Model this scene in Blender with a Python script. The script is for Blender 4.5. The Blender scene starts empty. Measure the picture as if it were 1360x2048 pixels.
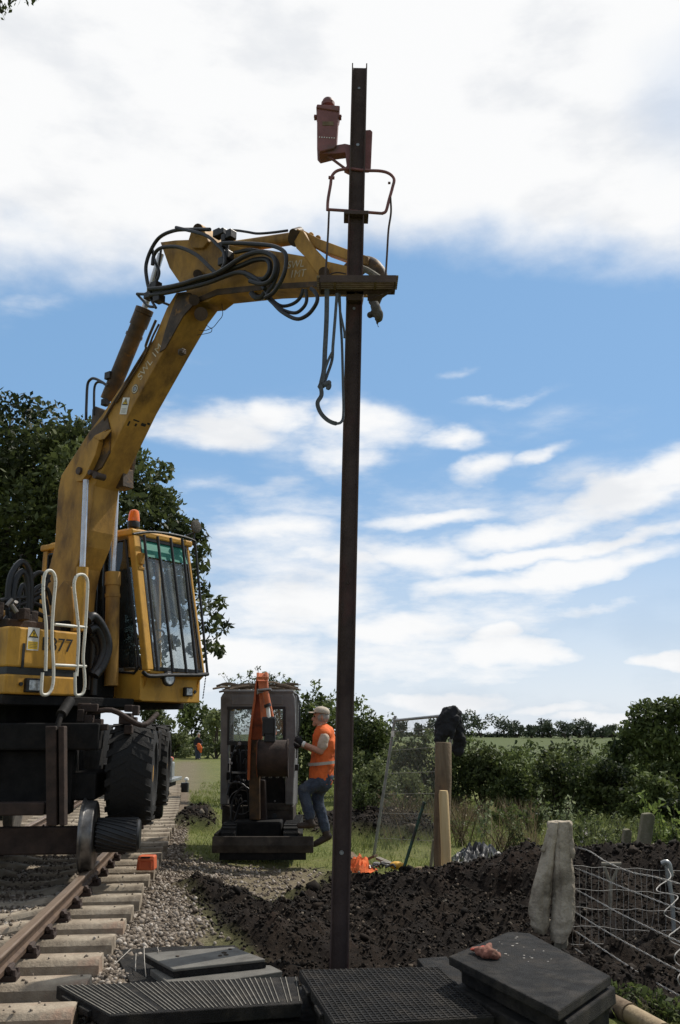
import bpy, bmesh, math, random
import numpy as np
from mathutils import Vector, Matrix, noise
random.seed(7); rng = np.random.default_rng(7)
SC = bpy.context.scene
COL = SC.collection
V = Vector

# ------------------------------------------------------------------ survey of the place
# metres; x to the right, y away from the photographer, z up; z = 0 is the top of the sleepers
FOC = 1850.0; EYE = V((0, 0, 1.55)); TILT = math.atan((1460 - 1024) / FOC)
_c, _s = math.cos(TILT), math.sin(TILT)
def ray(u, v):
    a = (u - 680) / FOC; b = (1024 - v) / FOC
    return V((a, _c - b * _s, _s + b * _c))
def at(u, v, Y):                       # survey point at ground distance Y
    r = ray(u, v); return EYE + r * (Y / r.y)
def atz(u, v, z):                      # survey point at height z
    r = ray(u, v); return EYE + r * ((z - 1.55) / r.z)
HD = V((.8, -.6, 0)); KD = V((.6, .8, 0)); UP = V((0, 0, 1))     # excavator heading / its left side
P0 = at(700, 560, 8.2)
def bp(u, v, off=0.0):                 # point on the boom plane, off metres behind its near side
    r = ray(u, v); return EYE + r * ((P0 + KD * off - EYE).dot(KD) / r.dot(KD))
SLEW = V((-3.658, 11.241, 0))
def W(f, l, z): return SLEW + HD * f + KD * l + UP * z
def fp(u, v, f):                       # point on the excavator's cross plane at forward distance f
    r = ray(u, v); return EYE + r * ((SLEW + HD * f - EYE).dot(HD) / r.dot(HD))
def end_x(y):                          # right-hand ends of the sleepers
    d = y - 5.85; return -1.54 - .102 * d - .0017 * d * d
def sstep(a, b, x):
    t = np.clip((x - a) / (b - a), 0, 1); return t * t * (3 - 2 * t)

# ------------------------------------------------------------------ objects
def tag(o, label=None, cat=None, group=None, kind=None):
    if label: o['label'] = label
    if cat: o['category'] = cat
    if group: o['group'] = group
    if kind: o['kind'] = kind
    return o
def thing(name, loc, label, cat, group=None):
    o = bpy.data.objects.new(name, None); COL.objects.link(o); o.location = loc
    o.empty_display_size = .1
    return tag(o, label, cat, group)
def root_of(o):
    while o.parent: o = o.parent
    return o
def copy_tree(o, parent=None):
    c = o.copy(); COL.objects.link(c)
    if parent: c.parent = parent
    for ch in o.children: copy_tree(ch, c)
    return c

class MB:
    def __init__(s): s.v = []; s.f = []; s.mi = []; s.cur = 0
    def add(s, vs, fs):
        n = len(s.v); s.v += [tuple(p) for p in vs]
        for f in fs: s.f.append([i + n for i in f]); s.mi.append(s.cur)
        return s
    def box(s, c, ax, ay, az):          # centre and three half-axis vectors
        c = V(c); ax, ay, az = V(ax), V(ay), V(az)
        vs = [c + ax * i + ay * j + az * k for i in (-1, 1) for j in (-1, 1) for k in (-1, 1)]
        fs = [(0,1,3,2),(4,6,7,5),(0,4,5,1),(2,3,7,6),(0,2,6,4),(1,5,7,3)]
        if ax.cross(ay).dot(az) < 0: fs = [f[::-1] for f in fs]
        return s.add(vs, fs)
    def abox(s, x0, x1, y0, y1, z0, z1):
        return s.box(((x0+x1)/2,(y0+y1)/2,(z0+z1)/2), ((x1-x0)/2,0,0), (0,(y1-y0)/2,0), (0,0,(z1-z0)/2))
    def lbox(s, f0, f1, l0, l1, z0, z1):  # in the excavator's own frame
        return s.box(W((f0+f1)/2,(l0+l1)/2,(z0+z1)/2), HD*((f1-f0)/2), KD*((l1-l0)/2), UP*((z1-z0)/2))
    def prism(s, pts, ext):
        pts = [V(p) for p in pts]; ext = V(ext); n = len(pts)
        nn = V((0,0,0))
        for i in range(n): nn += (pts[i]-pts[0]).cross(pts[(i+1)%n]-pts[0])
        if nn.dot(ext) > 0: pts = pts[::-1]
        vs = pts + [p + ext for p in pts]
        fs = [tuple(range(n)), tuple(range(2*n-1, n-1, -1))]
        for i in range(n):
            j = (i+1) % n; fs.append((j, i, i+n, j+n))
        return s.add(vs, fs)
    def tube(s, path, r, n=10, caps=True, flat=None):
        path = [V(p) for p in path]; m = len(path)
        rr = r if isinstance(r, (list, tuple)) else [r] * m
        vs = []; up = None
        for i, p in enumerate(path):
            d = (path[min(i+1, m-1)] - path[max(i-1, 0)])
            d = d.normalized() if d.length > 1e-9 else V((0,0,1))
            if up is None: up = V((0,0,1)) if abs(d.z) < .9 else V((0,1,0))
            a = d.cross(up).normalized(); b = a.cross(d).normalized(); up = b
            for k in range(n):
                t = 2*math.pi*k/n
                vs.append(p + (a*math.cos(t) + b*math.sin(t)) * rr[i])
        fs = []
        for i in range(m-1):
            for k in range(n):
                k2 = (k+1) % n
                fs.append((i*n+k, i*n+k2, (i+1)*n+k2, (i+1)*n+k))
        if caps: fs += [tuple(range(n))[::-1], tuple(range((m-1)*n, m*n))]
        return s.add(vs, fs)
    def cyl(s, a, b, r0, r1=None, n=16): return s.tube([a, b], [r0, r0 if r1 is None else r1], n)
    def lathe(s, c, axis, prof, n=24):     # prof: (distance along axis, radius)
        c = V(c); axis = V(axis).normalized()
        return s.tube_fixed([c + axis*t for t, r in prof], [max(r, 1e-4) for t, r in prof], axis, n)
    def tube_fixed(s, path, rr, axis, n):
        up = V((0,0,1)) if abs(axis.z) < .9 else V((0,1,0))
        a = axis.cross(up).normalized(); b = axis.cross(a).normalized()
        vs = [p + (a*math.cos(2*math.pi*k/n) - b*math.sin(2*math.pi*k/n))*r for p, r in zip(path, rr) for k in range(n)]
        m = len(path); fs = []
        for i in range(m-1):
            for k in range(n):
                k2 = (k+1) % n
                fs.append((i*n+k, i*n+k2, (i+1)*n+k2, (i+1)*n+k))
        fs += [tuple(range(n))[::-1], tuple(range((m-1)*n, m*n))]
        return s.add(vs, fs)
    def ball(s, c, r, n=12, m=8, sc=(1,1,1), rot=None):
        c = V(c); vs = []; fs = []
        for i in range(m+1):
            t = math.pi*i/m
            for k in range(n):
                p = 2*math.pi*k/n
                q = V((math.sin(t)*math.cos(p)*r*sc[0], math.sin(t)*math.sin(p)*r*sc[1], math.cos(t)*r*sc[2]))
                if rot: q = rot @ q
                vs.append(c + q)
        for i in range(m):
            for k in range(n):
                k2 = (k+1) % n; fs.append((i*n+k, (i+1)*n+k, (i+1)*n+k2, i*n+k2))
        return s.add(vs, fs)
    def ribbon(s, path, w, nrm, th=.004):
        path = [V(p) for p in path]; nrm = V(nrm).normalized(); m = len(path)
        ww = w if isinstance(w, (list, tuple)) else [w]*m; vs = []; fs = []
        for i, p in enumerate(path):
            d = (path[min(i+1,m-1)] - path[max(i-1,0)]).normalized()
            a = d.cross(nrm).normalized(); b = a.cross(d).normalized()
            for q in (a*ww[i]/2 + b*th, -a*ww[i]/2 + b*th, -a*ww[i]/2 - b*th, a*ww[i]/2 - b*th): vs.append(p+q)
        for i in range(m-1):
            for k in range(4): fs.append((i*4+k, i*4+(k+1)%4, (i+1)*4+(k+1)%4, (i+1)*4+k))
        fs += [(3,2,1,0), tuple(range((m-1)*4, m*4))]
        return s.add(vs, fs)
    def cone(s, a, b, ra, rb, side=(0,1,0), fl=1.0, n=14, ends=True):   # tapered limb, fl flattens it along side
        a, b = V(a), V(b); d = (b-a).normalized(); side = V(side)
        x = (side - d*side.dot(d)).normalized(); y = d.cross(x)
        L = (b-a).length; vs = []; fs = []
        st = [(-1,.15),(-.75,.66),(-.4,.92)] if ends else []
        st2 = [(.4,.92),(.75,.66),(1,.15)] if ends else []
        rows = [(-ra*-t if False else ra*t, ra*q) for t,q in st] + [(0,ra),(L,rb)] + [(L+rb*t, rb*q) for t,q in st2]
        for t, r in rows:
            for k in range(n):
                p = 2*math.pi*k/n
                vs.append(a + d*t + x*math.cos(p)*r*fl + y*math.sin(p)*r)
        m = len(rows)
        for i in range(m-1):
            for k in range(n):
                k2=(k+1)%n; fs.append((i*n+k,i*n+k2,(i+1)*n+k2,(i+1)*n+k))
        fs += [tuple(range(n))[::-1], tuple(range((m-1)*n,m*n))]
        return s.add(vs, fs)
    def pieces(s, name, mats, parent=None, **kw):      # one object per loose piece
        par = list(range(len(s.v)))
        def find(i):
            while par[i] != i: par[i] = par[par[i]]; i = par[i]
            return i
        for f in s.f:
            r = find(f[0])
            for i in f[1:]: par[find(i)] = r
        grp = {}
        for f in s.f: grp.setdefault(find(f[0]), []).append(f)
        out = []
        for fs in grp.values():
            ids = sorted({i for f in fs for i in f}); mp = {i: k for k, i in enumerate(ids)}
            q = MB(); q.v = [s.v[i] for i in ids]; q.f = [[mp[i] for i in f] for f in fs]; q.mi = [0]*len(fs)
            out.append(q.build(name, mats, parent, **kw))
        return out[0]
    def build(s, name, mats, parent=None, smooth=False, bevel=0, voxel=0, kind=None, label=None):
        me = bpy.data.meshes.new(name)
        o0 = root_of(parent).location if parent else V((0,0,0))
        me.from_pydata([(p[0]-o0[0], p[1]-o0[1], p[2]-o0[2]) for p in s.v], [], s.f)
        mats = mats if isinstance(mats, (list, tuple)) else [mats]
        for m in mats: me.materials.append(m)
        if len(mats) > 1: me.polygons.foreach_set('material_index', s.mi)
        me.validate()
        o = bpy.data.objects.new(name, me); COL.objects.link(o)
        if voxel:
            r = o.modifiers.new('r', 'REMESH'); r.mode = 'VOXEL'; r.voxel_size = voxel
            q = o.modifiers.new('s', 'SMOOTH'); q.factor = .5; q.iterations = 4
            dg = bpy.context.evaluated_depsgraph_get(); dg.update()
            m2 = bpy.data.meshes.new_from_object(o.evaluated_get(dg)); o.modifiers.clear(); o.data = m2
            m2.name = name; me = m2
            if not me.materials:
                for m in mats: me.materials.append(m)
            smooth = True
        if smooth:
            me.polygons.foreach_set('use_smooth', [True]*len(me.polygons))
            if not voxel:
                try: me.set_sharp_from_angle(angle=math.radians(38))
                except Exception: pass
        if bevel:
            b = o.modifiers.new('b', 'BEVEL'); b.width = bevel; b.segments = 2; b.limit_method = 'ANGLE'; b.angle_limit = math.radians(40)
            b.harden_normals = False
        if parent: o.parent = parent
        if kind: o['kind'] = kind
        if label: o['label'] = label
        return o

def wrinkle(o, size, strength, sub=0):       # cloth creases
    if sub:
        q = o.modifiers.new('s', 'SUBSURF'); q.levels = sub; q.render_levels = sub
    t = bpy.data.textures.new('crease', 'CLOUDS'); t.noise_scale = size; t.noise_depth = 3; t.noise_type = 'SOFT_NOISE'
    d = o.modifiers.new('d', 'DISPLACE'); d.texture = t; d.strength = strength; d.mid_level = .5; d.texture_coords = 'LOCAL'
    return o
def crumple(mb, c, sx, sy, h, nx=26, ny=18, seed=0., fr=5., rot=0.):     # a heap of creased sheet
    vs = []; c = V(c); ca, sa = math.cos(rot), math.sin(rot)
    for i in range(nx):
        for j in range(ny):
            a, b = 2*i/(nx-1)-1, 2*j/(ny-1)-1; r = max(abs(a), abs(b))
            k = r/max(1e-6, math.hypot(a, b)); a, b = a*k, b*k
            q = V((a*fr + seed, b*fr*.7, seed)); n1 = noise.noise(q); n2 = 1 - abs(noise.noise(q*1.7 + V((3,1,2))))*2.2
            edge = 1 + .22*noise.noise(V((a*2 + seed, b*2, 5)))
            z = h*max(0, 1 - r**2.2)*(.35 + .55*n2 + .5*n1) + .01*n2
            x, y = a*sx*edge + .02*n1, b*sy*edge + .02*n2
            vs.append(c + V((x*ca - y*sa, x*sa + y*ca, max(z, -.01))))
    fs = []
    for i in range(nx-1):
        for j in range(ny-1):
            p = i*ny + j
            fs += [(p, p+ny, p+ny+1), (p, p+ny+1, p+1)]
    return mb.add(vs, fs)
def smooth_path(pts, n=8):              # Catmull-Rom
    pts = [V(p) for p in pts]; P = [pts[0]*2-pts[1]] + pts + [pts[-1]*2-pts[-2]]; out = []
    for i in range(1, len(P)-2):
        a,b,c,d = P[i-1],P[i],P[i+1],P[i+2]
        for k in range(n):
            t = k/n
            out.append(.5*((2*b)+(c-a)*t+(2*a-5*b+4*c-d)*t*t+(3*b-a-3*c+d)*t**3))
    out.append(pts[-1]); return out
def bpath(px, off=0.0, n=8): return smooth_path([bp(p[0], p[1], p[2] if len(p) > 2 else off) for p in px], n)

def text_into(mb, txt, origin, xdir, ydir, size, depth=.002):
    cu = bpy.data.curves.new('t', 'FONT'); cu.body = txt; cu.size = 1; cu.align_x = 'CENTER'; cu.align_y = 'CENTER'
    ob = bpy.data.objects.new('t', cu); COL.objects.link(ob)
    dg = bpy.context.evaluated_depsgraph_get(); dg.update()
    me = bpy.data.meshes.new_from_object(ob.evaluated_get(dg))
    xdir, ydir = V(xdir).normalized(), V(ydir).normalized(); nz = xdir.cross(ydir)
    mb.add([V(origin) + xdir*v.co.x*size + ydir*v.co.y*size + nz*depth for v in me.vertices], [tuple(p.vertices) for p in me.polygons])
    bpy.data.objects.remove(ob); bpy.data.curves.remove(cu); bpy.data.meshes.remove(me)

# ------------------------------------------------------------------ materials
def ramp(nt, src, stops):
    r = nt.nodes.new('ShaderNodeValToRGB'); e = r.color_ramp.elements
    while len(e) < len(stops): e.new(.5)
    for i, (p, c) in enumerate(stops):
        e[i].position = p; e[i].color = (c, c, c, 1) if not isinstance(c, tuple) else (*c, 1)
    nt.links.new(src, r.inputs[0]); return r
def noise_n(nt, vec, scale, detail=6, rough=.6, sc=None):
    if sc:
        mp = nt.nodes.new('ShaderNodeMapping'); mp.inputs['Scale'].default_value = sc
        nt.links.new(vec, mp.inputs[0]); vec = mp.outputs[0]
    n = nt.nodes.new('ShaderNodeTexNoise'); n.inputs['Scale'].default_value = scale
    n.inputs['Detail'].default_value = detail; n.inputs['Roughness'].default_value = rough
    nt.links.new(vec, n.inputs['Vector']); return n
def mixc(nt, fac, a, b):
    m = nt.nodes.new('ShaderNodeMix'); m.data_type = 'RGBA'
    for sock, val in ((m.inputs[0], fac), (m.inputs[6], a), (m.inputs[7], b)):
        if hasattr(val, 'is_output'): nt.links.new(val, sock)
        elif isinstance(val, tuple): sock.default_value = (*val, 1)
        else: sock.default_value = val
    return m.outputs[2]
def M(name, c1, c2=None, scale=6, rough=.6, metal=0, bump=.2, bscale=40, dirt=None, dscale=2.5, damt=(.5,.7), dsc=None, spec=.4, lo=.35, hi=.65, sc=None, trans=0):
    m = bpy.data.materials.new(name); m.use_nodes = True; nt = m.node_tree
    bs = nt.nodes['Principled BSDF']; tc = nt.nodes.new('ShaderNodeTexCoord').outputs['Object']
    c2 = c2 or tuple(x*.7 for x in c1)
    n1 = noise_n(nt, tc, scale, sc=sc); f = ramp(nt, n1.outputs[0], [(lo, 0.), (hi, 1.)])
    col = mixc(nt, f.outputs[0], c1, c2)
    if dirt:
        n2 = noise_n(nt, tc, dscale, 10, .65, sc=dsc); f2 = ramp(nt, n2.outputs[0], [(damt[0], 0.), (damt[1], 1.)])
        col = mixc(nt, f2.outputs[0], col, dirt)
    nt.links.new(col, bs.inputs['Base Color'])
    r = ramp(nt, n1.outputs[0], [(.2, max(.05, rough-.12)), (.8, min(1., rough+.12))]); nt.links.new(r.outputs[0], bs.inputs['Roughness'])
    bs.inputs['Metallic'].default_value = metal; bs.inputs['Specular IOR Level'].default_value = spec
    if bump:
        n3 = noise_n(nt, tc, bscale, 6, .6); b = nt.nodes.new('ShaderNodeBump'); b.inputs['Strength'].default_value = bump
        b.inputs['Distance'].default_value = .02
        nt.links.new(n3.outputs[0], b.inputs['Height']); nt.links.new(b.outputs[0], bs.inputs['Normal'])
    return m
def leafmat(name, dark, light, tr=.35):
    m = bpy.data.materials.new(name); m.use_nodes = True; nt = m.node_tree
    bs = nt.nodes['Principled BSDF']; out = nt.nodes['Material Output']
    at_ = nt.nodes.new('ShaderNodeAttribute'); at_.attribute_name = 'tint'
    col = mixc(nt, at_.outputs['Fac'], dark, light)
    nt.links.new(col, bs.inputs['Base Color']); bs.inputs['Roughness'].default_value = .55; bs.inputs['Specular IOR Level'].default_value = .25
    t = nt.nodes.new('ShaderNodeBsdfTranslucent'); nt.links.new(col, t.inputs[0])
    mx = nt.nodes.new('ShaderNodeMixShader'); mx.inputs[0].default_value = tr
    nt.links.new(bs.outputs[0], mx.inputs[1]); nt.links.new(t.outputs[0], mx.inputs[2]); nt.links.new(mx.outputs[0], out.inputs[0])
    return m
def glassmat(name, tint, op):
    m = bpy.data.materials.new(name); m.use_nodes = True; nt = m.node_tree; out = nt.nodes['Material Output']
    nt.nodes.remove(nt.nodes['Principled BSDF'])
    tr = nt.nodes.new('ShaderNodeBsdfTransparent'); tr.inputs[0].default_value = (*tint, 1)
    gl = nt.nodes.new('ShaderNodeBsdfGlossy'); gl.inputs['Roughness'].default_value = .0; gl.inputs[0].default_value = (.7,.75,.78,1)
    df = nt.nodes.new('ShaderNodeBsdfDiffuse'); df.inputs[0].default_value = (.35,.37,.36,1)
    tc = nt.nodes.new('ShaderNodeTexCoord').outputs['Object']; n = noise_n(nt, tc, 4, 3)
    r = ramp(nt, n.outputs[0], [(.35, op*.4), (.7, op*1.6)])
    m1 = nt.nodes.new('ShaderNodeMixShader'); m1.inputs[0].default_value = .07; nt.links.new(tr.outputs[0], m1.inputs[1]); nt.links.new(gl.outputs[0], m1.inputs[2])
    m2 = nt.nodes.new('ShaderNodeMixShader'); nt.links.new(r.outputs[0], m2.inputs[0]); nt.links.new(m1.outputs[0], m2.inputs[1]); nt.links.new(df.outputs[0], m2.inputs[2])
    nt.links.new(m2.outputs[0], out.inputs[0]); return m

YEL = M('yellow_paint', (.62,.335,.050), (.50,.265,.042), 3, .55, bump=.08, dirt=(.15,.085,.03), dscale=4, damt=(.49,.76), dsc=(1,1,.35), spec=.3)
YELD = M('dirty_yellow_paint', (.52,.285,.060), (.40,.215,.05), 2.2, .65, bump=.14, dirt=(.10,.056,.026), dscale=3.0, damt=(.43,.72), dsc=(1,1,.45), spec=.3)
BROWNY = M('oily_paint', (.10,.058,.026), (.035,.025,.018), 6, .6, bump=.2, dirt=(.35,.16,.015), dscale=4, damt=(.56,.72))
DARK = M('dark_chassis', (.011,.010,.0095), (.006,.006,.006), 8, .75, bump=.25, dirt=(.026,.02,.016), damt=(.55,.75), spec=.2)
BLACK = M('black_steel', (.012,.012,.013), (.02,.02,.02), 20, .45, bump=.1)
HOSE = M('hose_rubber', (.014,.014,.016), (.025,.025,.028), 20, .42, bump=.08)
RUB = M('tyre_rubber', (.008,.008,.008), (.015,.014,.013), 10, .85, bump=.4, bscale=60)
CHROME = M('piston_steel', (.62,.63,.66), (.5,.5,.53), 12, .28, .55, bump=.0, spec=.6)
STEEL = M('worn_steel', (.22,.21,.20), (.07,.065,.06), 7, .38, .7, bump=.1)
RUSTBR = M('rusty_brown_steel', (.085,.055,.043), (.05,.034,.028), 5, .75, 0, bump=.3, bscale=55, dirt=(.085,.06,.052), dscale=3, damt=(.5,.8))
POSTM = M('post_brown_paint', (.095,.068,.060), (.062,.044,.040), 4, .75, 0, bump=.25, bscale=60, dirt=(.15,.062,.058), dscale=1.3, damt=(.52,.72), dsc=(1,1,.6), spec=.2)
REDP = M('red_oxide_paint', (.26,.105,.10), (.18,.078,.075), 6, .6, bump=.15, dirt=(.12,.10,.095), dscale=7, damt=(.55,.75))
GREYP = M('galvanised_steel', (.36,.37,.37), (.24,.25,.25), 9, .45, .5, bump=.06)
WHITEP = M('chipped_white_paint', (.70,.68,.60), (.55,.53,.46), 5, .5, bump=.1, dirt=(.10,.05,.025), dscale=26, damt=(.60,.66))
LBL = M('label_white', (.78,.77,.73), (.68,.67,.63), 12, .5, bump=0)
LBLY = M('label_yellow', (.75,.50,.05), (.70,.46,.04), 12, .5, bump=0)
LBLK = M('label_black', (.012,.012,.012), (.02,.02,.02), 12, .6, bump=0)
CHALK = M('faded_white_lettering', (.66,.60,.48), (.45,.36,.22), 14, .8, bump=0)
GREY_M = M('faded_grey_stencil', (.22,.17,.10), (.14,.10,.06), 14, .8, bump=0)
ORANGEL = M('amber_lens', (.95,.22,.01), (.85,.16,.01), 14, .25, bump=0, spec=.6)
REDO = M('orange_red_plastic', (.60,.14,.055), (.48,.105,.04), 8, .5, bump=.1, dirt=(.2,.12,.08), dscale=6, damt=(.6,.8))
LENS = M('lamp_lens', (.55,.57,.58), (.25,.26,.27), 30, .2, .3, bump=.1)
TEAL = M('green_sun_strip', (.018,.25,.18), (.012,.17,.125), 8, .5, bump=0)
GLASS = glassmat('cab_glass', (.80,.83,.84), .16)
GLASSC = glassmat('clear_side_glass', (.95,.97,.97), .02)
GLASSD = glassmat('dusty_glass', (.88,.92,.90), .30)
DGLASS = glassmat('dark_side_glass', (.14,.16,.15), .08)
CONC = M('concrete_sleeper', (.36,.305,.23), (.23,.19,.14), 6, .9, bump=.5, bscale=35, dirt=(.13,.10,.072), dscale=4.5, damt=(.46,.68))
CONCR = M('stained_concrete_sleeper', (.36,.30,.225), (.23,.185,.135), 6, .9, bump=.5, bscale=35, dirt=(.33,.20,.14), dscale=2.5, damt=(.52,.72))
RAILM = M('rusty_rail', (.13,.085,.055), (.08,.052,.036), 10, .6, .35, bump=.15, dirt=(.06,.04,.03), dscale=6, damt=(.55,.75))
RAILT = M('rail_head', (.30,.225,.165), (.21,.15,.11), 10, .42, .4, bump=.05, sc=(4,.3,4))
MATR = M('black_rubber_mat', (.022,.021,.020), (.012,.0115,.011), 9, .8, bump=.9, bscale=150, dirt=(.065,.056,.046), dscale=5, damt=(.46,.74), spec=.2)
MATG = M('dusty_grey_panel', (.135,.128,.112), (.09,.085,.075), 5, .8, bump=.15, dirt=(.07,.065,.055), dscale=5, damt=(.55,.75))
WOODT = M('dull_sawn_timber', (.34,.26,.155), (.24,.18,.11), 6, .85, bump=.3, sc=(3,3,.25))
BEIGE = M('soiled_beige_cloth', (.46,.395,.31), (.34,.29,.22), 5, .95, bump=.6, bscale=60, dirt=(.12,.098,.07), dscale=3.4, damt=(.46,.66))
BCLOTH = M('black_cloth', (.010,.010,.012), (.018,.018,.02), 9, .85, bump=.5, bscale=30)
WOOD = M('old_round_timber', (.20,.145,.088), (.13,.09,.055), 7, .85, bump=.45, bscale=30, sc=(3,3,.25), dirt=(.10,.068,.045), dscale=5, damt=(.5,.7))
WOODP = M('fresh_pale_timber', (.62,.46,.24), (.53,.37,.18), 6, .8, bump=.2, sc=(3,3,.25))
WOODG = M('grey_weathered_timber', (.25,.225,.18), (.15,.135,.105), 7, .9, bump=.5, bscale=30, sc=(3,3,.3))
GREENP = M('green_paint', (.035,.10,.065), (.02,.05,.035), 9, .5, bump=.1, dirt=(.03,.025,.02), dscale=5, damt=(.5,.6))
HIVIS = M('orange_hi_vis', (.82,.165,.035), (.60,.115,.028), 5, .85, bump=.6, bscale=14, dirt=(.30,.10,.04), dscale=5, damt=(.55,.8))
BAND = M('reflective_band', (.46,.42,.36), (.36,.33,.29), 12, .5, bump=.1)
SHIRT = M('beige_shirt', (.56,.45,.36), (.44,.35,.27), 9, .9, bump=.4, bscale=30)
JEANS = M('blue_jeans', (.055,.07,.10), (.035,.045,.068), 8, .9, bump=.5, bscale=40, dirt=(.10,.10,.10), dscale=5, damt=(.55,.8))
BOOT = M('brown_boot', (.05,.032,.022), (.03,.02,.015), 8, .6, bump=.2)
SKIN = M('skin', (.50,.27,.19), (.43,.21,.14), 14, .55, bump=.1)
CAPM = M('beige_cap', (.52,.45,.36), (.40,.34,.27), 8, .9, bump=.3)
GREYH = M('grey_hair', (.36,.34,.32), (.26,.24,.22), 40, .8, bump=.4)
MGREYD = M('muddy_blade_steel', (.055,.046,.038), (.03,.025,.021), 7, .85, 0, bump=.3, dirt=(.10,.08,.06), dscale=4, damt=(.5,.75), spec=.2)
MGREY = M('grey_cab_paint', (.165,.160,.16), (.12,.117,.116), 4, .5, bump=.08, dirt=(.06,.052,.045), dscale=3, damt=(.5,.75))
MORG = M('orange_paint', (.56,.155,.05), (.43,.115,.04), 5, .5, bump=.1, dirt=(.10,.05,.03), dscale=4, damt=(.52,.7))
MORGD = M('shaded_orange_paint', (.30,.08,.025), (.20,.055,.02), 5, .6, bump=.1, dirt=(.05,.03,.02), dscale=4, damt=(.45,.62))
BUCKM = M('rusty_bucket', (.050,.030,.022), (.022,.015,.012), 6, .8, 0, bump=.3)
BARK = M('bark', (.07,.055,.04), (.04,.03,.022), 8, .95, bump=.7, bscale=14)
TWIG = M('dead_twig', (.16,.12,.085), (.09,.07,.05), 12, .95, bump=.3)
MOSSC = M('mossy_concrete', (.20,.175,.125), (.12,.115,.07), 5, .95, bump=.5, bscale=30, dirt=(.07,.075,.035), dscale=4, damt=(.48,.68))
WIRE = M('galvanised_wire', (.40,.385,.36), (.25,.235,.215), 30, .65, .1, bump=0)
STRAP = M('grey_webbing', (.105,.115,.13), (.07,.078,.09), 30, .85, bump=.3)
PLAST = M('black_plastic_sheet', (.02,.02,.021), (.04,.04,.042), 6, .42, bump=.4, bscale=14)
YELPL = M('yellow_plastic', (.75,.42,.05), (.6,.3,.03), 8, .5, bump=0)
REDCL = M('faded_red_glove', (.24,.095,.065), (.16,.07,.05), 9, .9, bump=.4, dirt=(.15,.09,.06), dscale=9, damt=(.5,.7))
L_TREE = leafmat('leaf_dark_tree', (.012,.021,.008), (.115,.14,.045), .35)
SACKR = M('dark_rag', (.13,.12,.105), (.07,.062,.052), 9, .9, bump=.5)
L_BUSH = leafmat('leaf_bush', (.018,.030,.011), (.155,.195,.06), .4)
L_OLIVE = leafmat('leaf_olive', (.045,.06,.025), (.20,.23,.09), .35)
L_PALE = leafmat('leaf_pale', (.09,.12,.045), (.34,.38,.22), .35)
L_GREEN = leafmat('leaf_fresh', (.06,.10,.02), (.24,.30,.08), .4)
L_FAR = leafmat('leaf_far', (.05,.065,.045), (.12,.145,.08), .1)
L_DRY = leafmat('dry_stalk', (.10,.075,.045), (.26,.20,.12), .3)
L_GRASS = leafmat('grass_blade', (.085,.122,.024), (.26,.285,.085), .38)
L_ROUGH = leafmat('rough_grass_blade', (.07,.095,.028), (.22,.245,.085), .35)
# ------------------------------------------------------------------ camera, sun, sky
cam = bpy.data.cameras.new('camera'); cam_o = bpy.data.objects.new('camera', cam); COL.objects.link(cam_o)
cam_o.location = EYE; cam_o.rotation_euler = (math.radians(90) + TILT, 0, 0)
cam.sensor_fit = 'VERTICAL'; cam.sensor_height = 36; cam.lens = 36 * FOC / 2048
cam.clip_start = .05; cam.clip_end = 6000
SC.camera = cam_o
SC.view_settings.view_transform = 'Standard'; SC.view_settings.look = 'None'
SC.view_settings.exposure = 0; SC.view_settings.gamma = 1
SUN_AZ, SUN_EL = math.radians(52), math.radians(52)          # azimuth clockwise from straight ahead
sl = bpy.data.lights.new('sun', 'SUN'); sl.energy = 4.3; sl.angle = math.radians(.5); sl.color = (1, .94, .85)
so = bpy.data.objects.new('sun', sl); COL.objects.link(so)
sd = V((math.sin(SUN_AZ)*math.cos(SUN_EL), math.cos(SUN_AZ)*math.cos(SUN_EL), math.sin(SUN_EL)))
so.rotation_euler = sd.to_track_quat('Z', 'Y').to_euler(); so.location = (20, 10, 40)

wd = bpy.data.worlds.new('World'); SC.world = wd; wd.use_nodes = True
nt = wd.node_tree; N = nt.nodes; Lk = nt.links
bg = N['Background']; SKY_STR = .1; bg.inputs[1].default_value = SKY_STR
sky = N.new('ShaderNodeTexSky'); sky.sky_type = 'NISHITA'; sky.sun_disc = False
sky.sun_elevation = SUN_EL; sky.sun_rotation = SUN_AZ; sky.air_density = 1.0; sky.dust_density = .4; sky.ozone_density = 2.0
def mth(op, a, b=None, c=None):
    m = N.new('ShaderNodeMath'); m.operation = op
    for i, x in enumerate((a, b, c)):
        if x is None: continue
        if hasattr(x, 'is_output'): Lk.new(x, m.inputs[i])
        else: m.inputs[i].default_value = x
    return m.outputs[0]
tcw = N.new('ShaderNodeTexCoord').outputs['Generated']
sx = N.new('ShaderNodeSeparateXYZ'); Lk.new(tcw, sx.inputs[0])
AZ = mth('ARCTAN2', sx.outputs[0], sx.outputs[1]); EL = mth('ARCSINE', sx.outputs[2])
cx = N.new('ShaderNodeCombineXYZ'); Lk.new(AZ, cx.inputs[0]); Lk.new(EL, cx.inputs[1])
flat = cx.outputs[0]
def wn(scale, detail, rough=.55, vec=flat, sc=(1, 1.7, 1), off=0):
    mp = N.new('ShaderNodeMapping'); mp.inputs['Scale'].default_value = sc; mp.inputs['Location'].default_value = (off, off*.7, off)
    Lk.new(vec, mp.inputs[0])
    n = N.new('ShaderNodeTexNoise'); n.inputs['Scale'].default_value = scale; n.inputs['Detail'].default_value = detail; n.inputs['Roughness'].default_value = rough
    Lk.new(mp.outputs[0], n.inputs['Vector']); return n
warp = wn(7, 5)
vs_ = N.new('ShaderNodeVectorMath'); vs_.operation = 'SUBTRACT'; Lk.new(warp.outputs['Color'], vs_.inputs[0]); vs_.inputs[1].default_value = (.5, .5, .5)
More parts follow.
